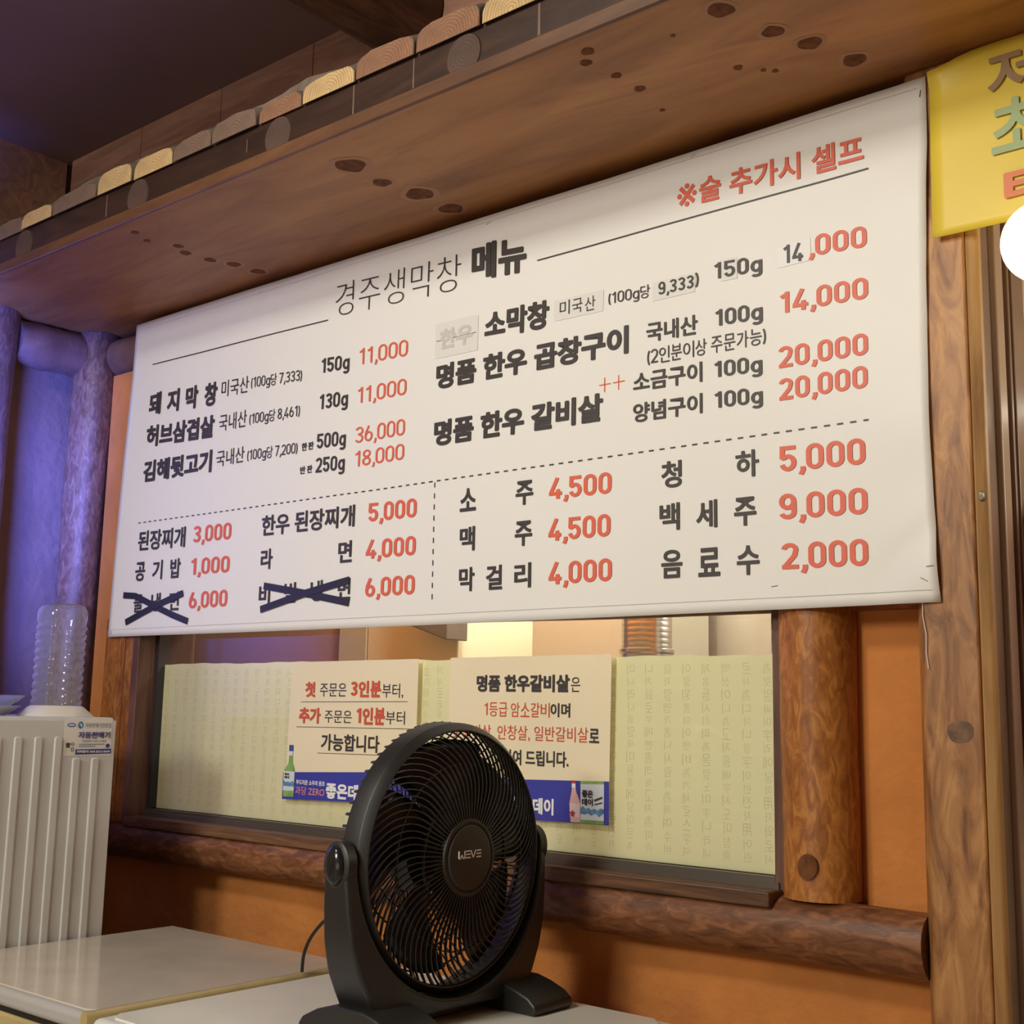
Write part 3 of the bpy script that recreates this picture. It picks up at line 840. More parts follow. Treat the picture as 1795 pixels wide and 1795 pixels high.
dl = MB(); dl.raw = True
z = 1.756
while z > 1.49:
    wline(dl, (-1.917, z), (-1.917, z - 0.0115), 0.0030, n=2)
    z -= 0.0250
obj('dashed_line', dl, M_INK, ban)
sm = MB(); sm.raw = True
wline(sm, (-3.183, 1.4615), (-0.79, 1.4615), 0.0012, n=100)
wline(sm, (-3.15, 2.334), (-0.79, 2.334), 0.0010, n=100)
obj('hem_seam', sm, M_SEAM, ban)
def quad(name, pts, mat, e):
    m = MB(); m.raw = True
    n = 6
    for j in range(n + 1):
        for i in range(n + 1):
            u, v = i / n, j / n
            x = (pts[0][0] * (1 - u) + pts[1][0] * u) * (1 - v) + (pts[3][0] * (1 - u) + pts[2][0] * u) * v
            z = (pts[0][1] * (1 - u) + pts[1][1] * u) * (1 - v) + (pts[3][1] * (1 - u) + pts[2][1] * u) * v
            m.v.append((x, bw(x, z) - e, z))
    for j in range(n):
        for i in range(n):
            a = j * (n + 1) + i
            m.f.append((a, a + n + 1, a + n + 2, a + 1))
    return obj(name, m, mat, ban)
PT = [[(-1.931, 2.125), (-1.8, 2.123), (-1.799, 2.041), (-1.929, 2.042)], [(-1.586, 2.111), (-1.457, 2.109), (-1.458, 2.064), (-1.586, 2.066)],
      [(-1.336, 2.098), (-1.238, 2.097), (-1.239, 2.059), (-1.337, 2.059)], [(-1.181, 2.109), (-1.146, 2.108), (-1.146, 2.066), (-1.181, 2.067)], [(-1.064, 2.106), (-0.996, 2.111), (-0.995, 2.068), (-1.062, 2.067)]]
for i, p in enumerate(PT):
    o = quad('paper_patch', p, M_PATCH if i < 4 else M_WHITE, 0.0016)
gh = MB(); gh.raw = True
s_ = letters('한우', 'X', -1.915, -1.815, 2.060, 2.108, onb(0.0019)); gh.add(s_.v, s_.f)
obj('faint_lettering', gh, M_GHOST, ban)
gl = MB(); gl.raw = True
for a, b in ((-1.925, -1.902), (-1.897, -1.885), (-1.878, -1.805)):
    wline(gl, (a, 2.083), (b, 2.083), 0.0014, 0.0021, 4)
obj('faint_line', gl, M_INK, ban)
pp = MB(); pp.raw = True
for cx in (-1.4525, -1.418):
    wline(pp, (cx - .0135, 1.9085), (cx + .0145, 1.9085), 0.0022, n=4)
    wline(pp, (cx, 1.9225), (cx, 1.8925), 0.0022, n=4)
obj('plus_lettering', pp, M_RED, ban)
def tape(pts, wid, e):
    m = MB(); m.raw = True
    for i, (x, z) in enumerate(pts):
        a = Vector(pts[max(i - 1, 0)]); b = Vector(pts[min(i + 1, len(pts) - 1)])
        d = (b - a).normalized(); nn = Vector((-d.y, d.x)) * wid / 2
        for s_ in (1, -1):
            xx, zz = x + nn.x * s_, z + nn.y * s_
            m.v.append((xx, bw(xx, zz) - e, zz))
    for i in range(len(pts) - 1):
        m.f.append((2 * i, 2 * i + 1, 2 * i + 3, 2 * i + 2))
    obj('tape_strip', m, M_TAPE, ban, solid=0.0006)
def dense(pts, n=8):
    out = []
    for a, b in zip(pts, pts[1:]):
        out += [(a[0] + (b[0] - a[0]) * i / n, a[1] + (b[1] - a[1]) * i / n) for i in range(n)]
    return out + [pts[-1]]
tape(dense([(-3.116, 1.557), (-3.055, 1.552), (-2.957, 1.519), (-2.88, 1.494), (-2.808, 1.474)]), 0.0175, 0.0034)
tape(dense([(-3.097, 1.480), (-2.957, 1.521), (-2.835, 1.550)]), 0.0175, 0.0042)
tape(dense([(-2.500, 1.553), (-2.341, 1.527), (-2.183, 1.498)]), 0.0175, 0.0034)
tape(dense([(-2.508, 1.494), (-2.341, 1.527), (-2.184, 1.551)]), 0.0175, 0.0042)
for x, z, a in ((-0.803, 1.479, -.5), (-0.792, 1.500, .1), (-1.078, 1.482, .1), (-0.785, 2.322, 1.4), (-1.243, 2.338, .2), (-1.776, 2.330, .3), (-3.170, 1.452, 1.2), (-2.58, 2.335, .2)):
    y = bw(x, z) - 0.002
    d = 0.006
    m = MB().tube([(x - d * math.cos(a), y + .003, z - d * math.sin(a)), (x - d * math.cos(a), y, z - d * math.sin(a)), (x + d * math.cos(a), y, z + d * math.sin(a)), (x + d * math.cos(a), y + .003, z + d * math.sin(a))], 0.0006, 5)
    obj('staple', m, M_STEEL, ban)
th = MB().tube([(-0.812, 0.0, 1.446), (-0.811, -0.003, 1.42), (-0.806, -0.004, 1.39), (-0.807, -0.004, 1.36), (-0.804, -0.003, 1.335)], 0.0007, 5)
obj('loose_thread', th, M_WHITE, ban)

# ---------------------------------------------------------------- yellow banner at the right
yb = thing('yellow_banner', 'bright yellow vinyl banner above the doorway, cut off by the photo edge', 'banner', (-0.3, -0.02, 2.05))
ym = MB(); ym.raw = True
for j in range(21):
    for i in range(41):
        u, v = i / 40, j / 20
        x = -0.768 + 0.006 * v + 0.97 * u; z = 2.052 - .004 * u * 3 + (0.314 + .012 * u) * v
        c = math.exp(-(u / .05) ** 2 - ((1 - v) / .12) ** 2)
        ym.v.append((x, -0.016 - .003 * math.sin(6 * u + 2 * v) - .012 * c, z - .022 * c))
for j in range(20):
    for i in range(40):
        a = j * 41 + i
        ym.f.append((a, a + 1, a + 42, a + 41))
obj('vinyl_sheet', ym, M_YELLOW, yb, smooth=80, solid=0.0012)
for s, mt, x0, x1, z0, z1 in (('저', M_BROWNINK, -.664, -.586, 2.262, 2.345), ('초', M_TEAL, -.662, -.580, 2.167, 2.258), ('테', M_REDINK2, -.645, -.570, 2.074, 2.138)):
    obj('banner_lettering', letters(s, 'B' if s != '테' else 'X', x0, x1, z0, z1, lambda u, w: (u, -0.0235, w)), mt, yb)

# ---------------------------------------------------------------- notices on the glass
PY = 0.070
def sheet(name, pts, mat, parent, y, thick=0.0):
    m = MB(); m.raw = True
    m.add([(x, y, z) for x, z in pts], [tuple(range(len(pts)))])
    return obj(name, m, mat, parent, solid=thick)
INKS = {'k': M_INK, 'r': M_DRED, 'd': M_DRED, 'w': M_WHITE, 'o': M_SALMON, 's': M_SLATE, 'n': M_NAVY}
def ptext(T, parent, y, nm='lettering'):
    for s, c, w, x0, x1, z0, z1 in T:
        obj(nm, letters(s, w, x0, x1, z0, z1, lambda u, v: (u, y, v)), INKS[c], parent)
p1 = thing('notice_poster', 'cream notice with three underlined lines and a blue strip, behind the fan', 'poster', (-2.25, PY, 1.03))
sheet('paper_sheet', [(-2.472, 1.085), (-2.026, 1.108), (-2.026, 1.369), (-2.470, 1.366)], M_POSTER, p1, PY, 0.0006)
sheet('blue_strip', [(-2.483, 1.030), (-2.020, 1.043), (-2.020, 1.115), (-2.483, 1.095)], M_BLUE, p1, PY - .0008)
ptext([('첫', 'r', 'X', -2.4130, -2.3750, 1.2795, 1.3170), ('주문은', 'k', 'M', -2.3590, -2.2640, 1.2815, 1.3135), ('3인분', 'r', 'X', -2.2490, -2.1450, 1.2840, 1.3175), ('부터,', 'k', 'M', -2.1410, -2.0720, 1.2790, 1.3130),
    ('추가', 'r', 'X', -2.4325, -2.3525, 1.2160, 1.2545), ('주문은', 'k', 'M', -2.3380, -2.2420, 1.2190, 1.2485), ('1인분', 'r', 'X', -2.2260, -2.1290, 1.2205, 1.2550), ('부터', 'k', 'M', -2.1260, -2.0635, 1.2195, 1.2500), ('가능합니다', 'k', 'B', -2.3465, -2.1440, 1.1530, 1.1930)], p1, PY - .0012)
ptext([('부드러운 소주의 원조', 'w', 'B', -2.4315, -2.3265, 1.0680, 1.0800), ('과당 ZERO', 'o', 'M', -2.4335, -2.3270, 1.0440, 1.0640), ('좋은데이', 'w', 'X', -2.3220, -2.1720, 1.0405, 1.0775)], p1, PY - .0014)
for a, b in (((-2.428, 1.268), (-2.057, 1.272)), ((-2.441, 1.207), (-2.048, 1.2105)), ((-2.358, 1.146), (-2.102, 1.149))):
    m = MB(); m.raw = True
    obj('underline', m.strip([a, b], PY - .0012, 0.0013), M_INK, p1)
def shape(name, pts, mat, parent, y):
    return sheet(name, pts, mat, parent, y)
yb0 = PY - .0016
bot = shape('bottle_print', [(-2.478, 1.036), (-2.440, 1.037), (-2.438, 1.060), (-2.4385, 1.100), (-2.442, 1.110), (-2.4475, 1.119), (-2.449, 1.138), (-2.462, 1.138), (-2.4635, 1.119), (-2.470, 1.110), (-2.4775, 1.100), (-2.480, 1.06)], M_GREEN, p1, yb0)
shape('bottle_label', [(-2.4795, 1.051), (-2.4395, 1.052), (-2.4388, 1.098), (-2.4792, 1.098)], M_LABEL, bot, yb0 - .0004)
shape('bottle_cap', [(-2.463, 1.147), (-2.4475, 1.147), (-2.4475, 1.162), (-2.463, 1.162)], M_CAPBLUE, bot, yb0 - .0004)
shape('bottle_neck_band', [(-2.4625, 1.1365), (-2.4485, 1.1365), (-2.4480, 1.147), (-2.4630, 1.147)], M_LABEL, bot, yb0 - .0004)
shape('label_mountains', [(-2.479, 1.062), (-2.439, 1.062), (-2.439, 1.072), (-2.446, 1.076), (-2.453, 1.071), (-2.462, 1.074), (-2.470, 1.071), (-2.479, 1.076)], M_MOUNT, bot, yb0 - .0007)
ptext([('좋은', 'k', 'X', -2.475, -2.457, 1.088, 1.0935), ('데이', 'k', 'X', -2.475, -2.457, 1.080, 1.0865)], bot, yb0 - .0009)

p2 = thing('notice_poster', 'cream notice with four lines and bottles printed at bottom right', 'poster', (-1.70, PY, 1.035))
sheet('paper_sheet', [(-1.927, 1.085), (-1.489, 1.10), (-1.485, 1.372), (-1.927, 1.370)], M_POSTER, p2, PY, 0.0006)
sheet('blue_strip', [(-1.930, 1.030), (-1.4885, 1.0355), (-1.489, 1.1205), (-1.930, 1.108)], M_BLUE, p2, PY - .0008)
ptext([('명품 한우갈비살', 'k', 'X', -1.8460, -1.5900, 1.2950, 1.3315), ('은', 'k', 'M', -1.5865, -1.5630, 1.2960, 1.3260), ('1등급 암소갈비', 'd', 'M', -1.8225, -1.6415, 1.2455, 1.2715), ('이며', 'k', 'B', -1.6390, -1.5880, 1.2440, 1.2730),
    ('꽃갈비살, 안창살, 일반갈비살', 'd', 'M', -1.9145, -1.5415, 1.1930, 1.2250), ('로', 'k', 'B', -1.5385, -1.5140, 1.1945, 1.2230), ('하여 드립니다.', 'k', 'B', -1.7665, -1.5905, 1.1430, 1.1750)], p2, PY - .0012)
ptext([('좋은데이', 'w', 'X', -1.7425, -1.6270, 1.0455, 1.0790)], p2, PY - .0014)
pk = shape('bottle_print', [(-1.583, 1.036), (-1.559, 1.0365), (-1.559, 1.073), (-1.562, 1.082), (-1.5695, 1.096), (-1.571, 1.104), (-1.5805, 1.104), (-1.5815, 1.096), (-1.5845, 1.082), (-1.5865, 1.073)], M_PINK, p2, yb0)
shape('bottle_label', [(-1.5845, 1.046), (-1.5592, 1.047), (-1.5595, 1.073), (-1.5862, 1.073)], M_PINKLABEL, pk, yb0 - .0004)
shape('bottle_cap', [(-1.581, 1.1125), (-1.571, 1.1125), (-1.5712, 1.1185), (-1.581, 1.1185)], M_CRIMSON, pk, yb0 - .0004)
shape('bottle_neck_band', [(-1.5807, 1.104), (-1.5712, 1.104), (-1.5712, 1.1125), (-1.5808, 1.1125)], M_WHITE, pk, yb0 - .0004)
shape('flower_print', [(-1.578 + .006 * (1 + .25 * math.sin(5 * t)) * math.cos(t), 1.053 + .006 * (1 + .25 * math.sin(5 * t)) * math.sin(t)) for t in [2 * PI * i / 30 for i in range(30)]], M_CRIMSON, pk, yb0 - .0008)
cn = shape('can_print', [(-1.558, 1.0355), (-1.5005, 1.0365), (-1.5005, 1.1195), (-1.559, 1.1185)], M_LABEL, p2, yb0)
shape('green_band', [(-1.559, 1.1125), (-1.5005, 1.1145), (-1.5005, 1.1195), (-1.559, 1.1185)], M_GREEN, cn, yb0 - .0004)
shape('green_band', [(-1.558, 1.0355), (-1.5005, 1.0365), (-1.5005, 1.0435), (-1.558, 1.0425)], M_GREEN, cn, yb0 - .0004)
shape('label_mountains', [(-1.558, 1.055), (-1.549, 1.053), (-1.54, 1.056), (-1.532, 1.052), (-1.52, 1.056), (-1.512, 1.050), (-1.5005, 1.058), (-1.5005, 1.066), (-1.508, 1.0675), (-1.516, 1.063), (-1.524, 1.0655), (-1.532, 1.063), (-1.538, 1.067), (-1.545, 1.064), (-1.552, 1.0695), (-1.558, 1.065)], M_MOUNT, cn, yb0 - .0004)
ptext([('좋은', 'k', 'X', -1.5545, -1.5270, 1.0865, 1.1010), ('데이', 'k', 'X', -1.5545, -1.5270, 1.0710, 1.0845)], cn, yb0 - .0008)
m = MB(); m.raw = True
m.strip([(-1.5235, 1.0815), (-1.504, 1.0885)], yb0 - .0008, .004)
m.strip([(-1.5235, 1.0735), (-1.504, 1.0785)], yb0 - .0008, .0025)
obj('slogan_bar', m, M_INK, cn)

# ---------------------------------------------------------------- the kitchen beyond the glass
def kbox(name, b, mat, label, cat, bevel=0.004):
    o = obj(name, MB().box(*b), mat, None, ((b[0] + b[1]) / 2, (b[2] + b[3]) / 2, b[4]), bevel=bevel)
    return tag(o, label, cat)
kbox('kitchen_cupboard', (-4.2, -3.012, .72, 1.2, 0, 2.2), M_KBROWN, 'brown cupboard side seen through the left of the window', 'cupboard')
kbox('wall_pilaster', (-3.00, -2.872, .70, 1.25, 0, 2.4), M_KBEIGE, 'narrow beige pilaster beside the brown cupboard behind glass', 'pillar')
kbox('refrigerator', (-2.868, -2.486, .70, 1.20, 0, 1.78), M_KCREAM, 'cream fridge side seen above the first notice', 'fridge')
hd = thing('hanging_cover', 'dark tapering cover hanging in front of the cream fridge', 'cover', (-2.55, .62, 1.47))
obj('cover_body', MB().prism([(-2.60, 1.50), (-2.44, 1.452), (-2.43, 2.93), (-2.60, 2.93)], .60, .69, 'Y'), M_KDARK, hd, bevel=.003)
dr = thing('kitchen_door', 'dark door strip with a brown stile between cream and beige panels', 'door', (-2.85, 1.28, 0))
obj('door_leaf', MB().box(-3.08, -2.62, 1.27, 1.295, 0, 2.1), M_KDARK, dr, bevel=.003)
obj('stile', MB().box(-2.925, -2.885, 1.255, 1.27, 0, 2.1), M_KBROWN, dr, bevel=.003)
obj('door_edge', MB().box(-2.79, -2.68, 1.24, 1.27, 0, 2.1), M_KBROWN, dr, bevel=.003)
kbox('beige_cabinet', (-2.225, -1.915, .72, 1.15, 0, 1.9), M_KBEIGE, 'beige cabinet panel to the left of the steel duct', 'cabinet')
du = thing('exhaust_duct', 'shiny brushed steel duct behind the top right of the window', 'duct', (-1.80, .66, 0.9))
dp = []
z = 1.416
while z < 2.915:
    dp += [(z, .0635), (z + .006, .0645), (z + .012, .0635)]
    z += .014
obj('duct_pipe', MB().lathe(dp, (-1.80, .66, 0), 'Z', 48), M_STEEL, du, smooth=30)
obj('duct_collar', MB().lathe([(0.9, .066), (1.404, .066), (1.408, .070), (1.416, .070), (1.418, .064)], (-1.80, .66, 0), 'Z', 48), M_STEEL, du, smooth=30)
kbox('kitchen_partition', (-2.15, -0.80, 1.20, 1.29, 0, 2.4), M_KGREY, 'dull grey partition seen through the window to the right of the duct', 'partition')
obj('foam_bead', MB().box(-1.135, -1.108, .085, .11, 1.368, 1.50), M_FOAM, w1)

# ---------------------------------------------------------------- doorway at the far right
d1 = thing('door_1', 'doorway', 'door', (-0.68, .1, 0))
for k in ('label', 'category'): del d1[k]
d1['kind'] = 'structure'
obj('jamb_groove', MB().box(-.72, -.702, .02, .19, 0, 2.16), M_DOORF, d1)
obj('jamb_strip', MB().box(-.705, -.692, .058, .094, 0, 2.16), plain('jamb_strip_lit', (0.36, 0.25, 0.18), .35), d1, bevel=.003)  # globe lamp's light on this strip is put into its lighter colour
obj('jamb_strip', MB().box(-.705, -.690, .108, .118, 0, 2.16), M_DOORF, d1, bevel=.002)
obj('jamb_strip', MB().box(-.705, -.690, .130, .19, 0, 2.16), M_DOORF, d1, bevel=.002)
ho = thing('steel_cabinet', 'bright steel box glimpsed through the doorway under the lamp', 'cabinet', (-.6, .5, 1.87))
obj('cabinet_body', MB().box(-.778, -.4, .40, .75, 1.86, 2.02), plain('steel_pale', (.7, .66, .55), .4, metal=.6), ho, bevel=.006)
obj('light_tube', MB().box(-.782, -.4, .385, .40, 1.826, 1.846), M_TUBE, ho)
obj('cabinet_side', MB().box(-.786, -.4, .405, .75, 1.0, 1.82), M_KGREY, ho, bevel=.004)
ap = MB()
for j in range(15):
    for i in range(15):
        u, v = i / 14, j / 14
        x = -.703 + .16 * u + .010 * math.cos(3.2 * v); z = 1.20 + .42 * v + .03 * (1 - u) * (1 - v)
        ap.v.append((x, .16 + .012 * math.sin(16 * u + 2 * v), z))
for j in range(14):
    for i in range(14):
        a = j * 15 + i
        ap.f.append((a, a + 1, a + 16, a + 15))
tag(obj('cloth', ap, M_APRON, None, (-.62, .16, 1.2), smooth=80, solid=.003), 'pink cloth hanging in the doorway at the photo edge', 'cloth')
lp = thing('pendant_lamp', 'glowing round globe lamp at the right photo edge below the yellow banner', 'lamp', (-.558, -.12, 1.965))
obj('bulb', MB().lathe([(.062 * math.sin(t), .062 * math.cos(t)) for t in [-PI / 2 + PI * i / 20 for i in range(21)]], (-.558, -.12, 1.965), 'Z', 40), M_BULB, lp, smooth=1)
obj('socket', MB().lathe([(.058, .020), (.064, .022), (.10, .022), (.11, .006)], (-.558, -.12, 1.965), 'Z', 24), M_GASKET, lp, smooth=30)
obj('flex', MB().tube([(-.558, -.12, 2.07), (-.558, -.12, 2.37)], .0035, 6), M_CORD, lp)

# ---------------------------------------------------------------- vending machine with the water bottle
vm = thing('vending_machine', 'beige coffee vending machine with a ribbed side at the left edge', 'vending machine', (-2.95, -.58, 0))
obj('cabinet', MB().box(-3.24, -2.655, -.95, -.303, 0, 1.222), M_MACHINE, vm, bevel=.008, bseg=3)
obj('side_panel', MB().box(-2.656, -2.650, -.95, -.303, .02, 1.215), M_MACHINE, vm, bevel=.002)
for i in range(13):
    y = -.354 - i * .0483
    if y < -.94: break
    zt = 1.130 if i < 2 else 1.178
    m = MB().prism([(y - .0095, .73 - .7), (y + .0095, .03), (y + .0095, zt - .004), (y + .006, zt), (y - .006, zt), (y - .0095, zt - .004)], -2.651, -2.645, 'X')
    obj('rib', m, M_MACHINE, vm, bevel=.0028)
st = obj('sticker', MB().box(-2.650, -2.6495, -.436, -.314, 1.134, 1.2175), M_STICKER, vm)
SX = -2.6490
def stext(T):
    for s, c, w, y0, y1, z0, z1 in T:
        obj('lettering', letters(s, w, y0, y1, z0, z1, lambda u, v: (SX + .0004, u, v), out_dir=(1, 0, 0)), INKS[c], st)
def sshape(name, pts, mat, e=0.0):
    m = MB(); m.raw = True
    m.add([(SX + e, y, z) for y, z in pts], [tuple(range(len(pts)))])
    obj(name, m, mat, st)
def ell(cy, cz, ry, rz, n=28): return [(cy + ry * math.cos(2 * PI * i / n), cz + rz * math.sin(2 * PI * i / n)) for i in range(n)]
stext([('자동판매기전문점', 's', 'M', -0.3845, -0.3175, 1.1980, 1.2090), ('자동판매기', 'n', 'B', -0.4005, -0.3185, 1.1740, 1.1890), ('자동판매기 서비스 전문점', 'k', 'M', -0.3900, -0.3285, 1.1650, 1.1700), ('0', 'k', 'M', -0.4165, -0.4100, 1.1575, 1.1650), ('0', 'k', 'M', -0.4165, -0.4095, 1.1440, 1.1540)])
sshape('blue_band', [(-.405, 1.1370), (-.313, 1.139), (-.313, 1.150), (-.405, 1.149)], M_NAVY)
stext([('커피왕국 010-3513-9649', 'w', 'B', -0.4020, -0.3165, 1.1405, 1.1470)])
sshape('oval_mark', ell(-.419, 1.204, .011, .0048), plain('mark_blue', (.06, .16, .36), .4), 0)
sshape('oval_mark_centre', ell(-.419, 1.204, .008, .0022), plain('mark_pale', (.45, .62, .74), .4), .0003)
sshape('globe_mark', ell(-.396, 1.204, .007, .0082), MATS['mark_blue'], 0)
sshape('globe_land', [(-.400, 1.207), (-.396, 1.208), (-.392, 1.204), (-.394, 1.198), (-.397, 1.203)], MATS['mark_pale'], .0003)
m = MB(); m.raw = True
for z_ in (1.1604, 1.1556):
    y = -.397
    while y < (-.336 if z_ > 1.158 else -.358):
        m.add([(SX + .0003, y, z_ - .0011), (SX + .0003, y + .004, z_ - .0011), (SX + .0003, y + .004, z_ + .0011), (SX + .0003, y, z_ + .0011)], [(0, 1, 2, 3)])
        y += .0055
obj('small_print', m, M_SLATE, st)
sshape('telephone_mark', [(-.431, 1.159), (-.4295, 1.163), (-.4245, 1.1645), (-.4195, 1.163), (-.418, 1.159), (-.421, 1.159), (-.4195, 1.153), (-.4295, 1.153), (-.428, 1.159)], M_INK)
sshape('cup_mark', ell(-.3225, 1.1565, .0055, .005, 16), M_NAVY)
fu = obj('funnel', MB().lathe([(0, .092), (.004, .090), (.024, .066), (.027, .060)], (-2.80, -.375, 1.220), 'Z', 8), M_FUNNEL, vm, bevel=.003)

wbo = thing('water_bottle', 'clear ribbed plastic water bottle upside down on the vending machine', 'bottle', (-2.80, -.375, 1.240))
pr = [(.001, .050), (.004, .056)]
z = .012
while z < .205:
    pr += [(z, .0585), (z + .003, .0590), (z + .008, .0588), (z + .0110, .0552), (z + .0138, .0552)]
    z += .0195
pr += [(.215, .0585), (.232, .0575), (.243, .052), (.249, .043), (.245, .030), (.238, .012), (.236, 0.0)]
obj('bottle_body', MB().lathe([(h + 1.24, r) for h, r in pr], (-2.80, -.375, 0), 'Z', 48, fn=lambda h, r, q: r * (1 + .018 * abs(math.sin(2 * q)) - .012)), M_PET, wbo, smooth=60)
t1 = MB().lathe([(1.223, .105), (1.2405, .130), (1.2435, .138), (1.2445, .138), (1.2415, .128), (1.2245, .103)], (-2.90, -.565, 0), 'Z', 48)
tag(obj('plastic_dish', t1, M_TRAYW, None, (-2.90, -.565, 1.2225), smooth=40), 'milky shallow plastic dish on the vending machine, lower of two', 'dish')
t2 = MB().lathe([(1.245, .112), (1.249, .120), (1.262, .140), (1.268, .148), (1.2695, .148), (1.2635, .137), (1.2505, .117), (1.2475, 0.0)], (-2.90, -.565, 0), 'Z', 48)
tag(obj('clear_tray', t2, M_PET, None, (-2.90, -.565, 1.245), smooth=40), 'clear flared plastic tray stacked on top of the milky dish', 'tray')

# ---------------------------------------------------------------- chest freezers
f1 = thing('chest_freezer', 'chest freezer with glossy grey lid and yellowed edges, beside the vending machine', 'freezer', (-2.32, -.42, 0))
obj('body', MB().box(-2.635, -2.0, -.715, -.11, 0.0, .654), M_LIDEDGE, f1, bevel=.012, bseg=3)
obj('rim', MB().box(-2.642, -1.997, -.727, -.112, .654, .683), M_TRIMY, f1, bevel=.006)
obj('gasket', MB().box(-2.636, -2.0, -.722, -.115, .682, .696), M_GASKET, f1)
ld = obj('lid', MB().box(-2.645, -1.998, -.738, -.112, .696, .727), M_LIDEDGE, f1, bevel=.010, bseg=4)
obj('lid_top', MB().prism([(-2.640, -.118), (-2.640, -.722), (-2.03, -.722), (-2.012, -.712), (-2.006, -.69), (-2.006, -.118)], .7265, .730, 'Z'), M_LID1, ld, bevel=.0015)
lt = MB()
prof = [(.000, .696), (.000, .724), (.005, .7312), (.016, .7312), (.021, .724), (.021, .696)]
pth = [(-2.014, -.118)] + [(-2.014, y) for y in (-.3, -.5, -.68)]
lt.v = []
for (x, y) in [(-2.012, -.112), (-2.012, -.3), (-2.012, -.5), (-2.012, -.7), (-2.013, -.728), (-2.016, -.740)]:
    for dx, z in prof: lt.v.append((x + dx, y, z))
n = len(prof)
for i in range(5):
    for j in range(n - 1): lt.f.append((i * n + j, i * n + j + 1, (i + 1) * n + j + 1, (i + 1) * n + j))
lt.f += [tuple(range(n)), tuple(range(5 * n, 6 * n))]
obj('lid_trim', lt, M_TRIMY, f1, smooth=60)
f2 = thing('chest_freezer', 'chest freezer with off-white lid carrying the black fan', 'freezer', (-1.61, -.41, 0))
obj('body', MB().box(-1.968, -1.25, -.72, -.07, 0, .68), M_LID2E, f2, bevel=.012, bseg=3)
obj('gasket', MB().box(-1.965, -1.255, -.725, -.075, .68, .694), M_GASKET, f2)
ld = obj('lid', MB().box(-1.978, -1.240, -.745, -.060, .694, .727), M_LID2E, f2, bevel=.014, bseg=4)
obj('lid_top', MB().prism([(-1.962, -.072), (-1.962, -.700), (-1.940, -.722), (-1.275, -.722), (-1.256, -.70), (-1.256, -.10), (-1.285, -.072)], .7262, .7300, 'Z'), M_LID2, ld, bevel=.0015)

# ---------------------------------------------------------------- fan
FX, FY, FZ = -1.522, -.333, 1.003
fan = thing('floor_fan', 'black floor fan with round grille standing on the white freezer', 'fan', (FX - .03, FY, .730))
obj('housing_ring', MB().lathe([(-.002, .2130), (.0025, .2150), (.0025, .2170), (-.010, .2280), (-.012, .2288), (-.046, .2300), (-.048, .2280), (-.046, .2255), (-.015, .2240), (-.006, .2150)], (FX, FY, FZ), 'X', 128, close=True), M_FAN, fan, smooth=28)
HR = .058
def dome(r):
    t = max(0, (r - .05) / (.2140 - .05))
    return .027 * (1 - t * t) - .001
gm = MB()
NR = 76
for i in range(NR):
    th0 = 2 * PI * i / NR
    k = len(gm.v); N = 13
    for j in range(N):
        r = HR + (.2145 - HR) * j / (N - 1)
        t = (r - HR) / (.2145 - HR)
        th = th0 + .02 * t + .40 * max(0, (t - .35) / .65) ** 2.0
        c, s = math.cos(th), math.sin(th)
        # rib cross-section: thin blade, deep along the axis
        dth = .00095 / r
        x = FX + dome(r)
        for (dx, dt) in ((0.0, -1), (0.0, 1), (-.0055, 1), (-.0055, -1)):
            a = th + dt * dth
            gm.v.append((x + dx, FY + r * math.cos(a), FZ + r * math.sin(a)))
    for j in range(N - 1):
        for q in range(4):
            q2 = (q + 1) % 4
            gm.f.append((k + j * 4 + q, k + j * 4 + q2, k + (j + 1) * 4 + q2, k + (j + 1) * 4 + q))
for rr in (.104, .158):
    gm.lathe([(dome(rr) - .0085, rr - .0012), (dome(rr) - .0035, rr - .0012), (dome(rr) - .0035, rr + .0012), (dome(rr) - .0085, rr + .0012)], (FX, FY, FZ), 'X', 96, close=True)
obj('front_grille', gm, M_FANG, fan)
hub = obj('hub_cap', MB().lathe([(.012, .066), (.024, .0665), (.028, .0645), (.0285, .0595), (.0262, .0580), (.0262, .0565), (.0305, .0535), (.0330, .035), (.0338, 0)], (FX, FY, FZ), 'X', 72), M_FANHUB, fan, smooth=40)
LX = FX + .0345
lg = MB()
def bar(a, b, w):
    a, b = Vector(a), Vector(b); d = (b - a).normalized(); nn = Vector((-d.y, d.x)) * w / 2
    q = [a + nn, b + nn, b - nn, a - nn]
    k = len(lg.v)
    lg.v += [(LX, p.x, p.y) for p in q] + [(LX - .0012, p.x, p.y) for p in q]
    lg.f += [(k, k + 1, k + 2, k + 3), (k + 7, k + 6, k + 5, k + 4)] + [(k + i, k + 4 + i, k + 4 + (i + 1) % 4, k + (i + 1) % 4) for i in range(4)]
wd = .0021
y0 = -.3665
for a, b in (((y0, 1.0155), (y0, 1.0035)), ((y0, 1.0035), (y0 + .003, 1.0035)), ((y0 + .003, 1.0035), (y0 + .0075, 1.009)), ((y0 + .0075, 1.0085), (y0 + .010, 1.0035)), ((y0 + .010, 1.0035), (y0 + .014, 1.0035)), ((y0 + .0145, 1.003), (y0 + .0145, 1.0155))):
    bar(a, b, wd)
for yy in (-.3490, -.3220):
    for zz in (1.0040, 1.0095, 1.0148): bar((yy, zz), (yy + .0115, zz), wd)
bar((-.3365, 1.0155), (-.3305, 1.0035), wd); bar((-.3305, 1.0035), (-.3245, 1.0155), wd)
obj('lettering', lg, M_WHITE, hub)
rg = MB()
def rdome(r):
    t = (r - .07) / (.222 - .07)
    return -.048 - .060 * (1 - max(0, t) ** 2.4)
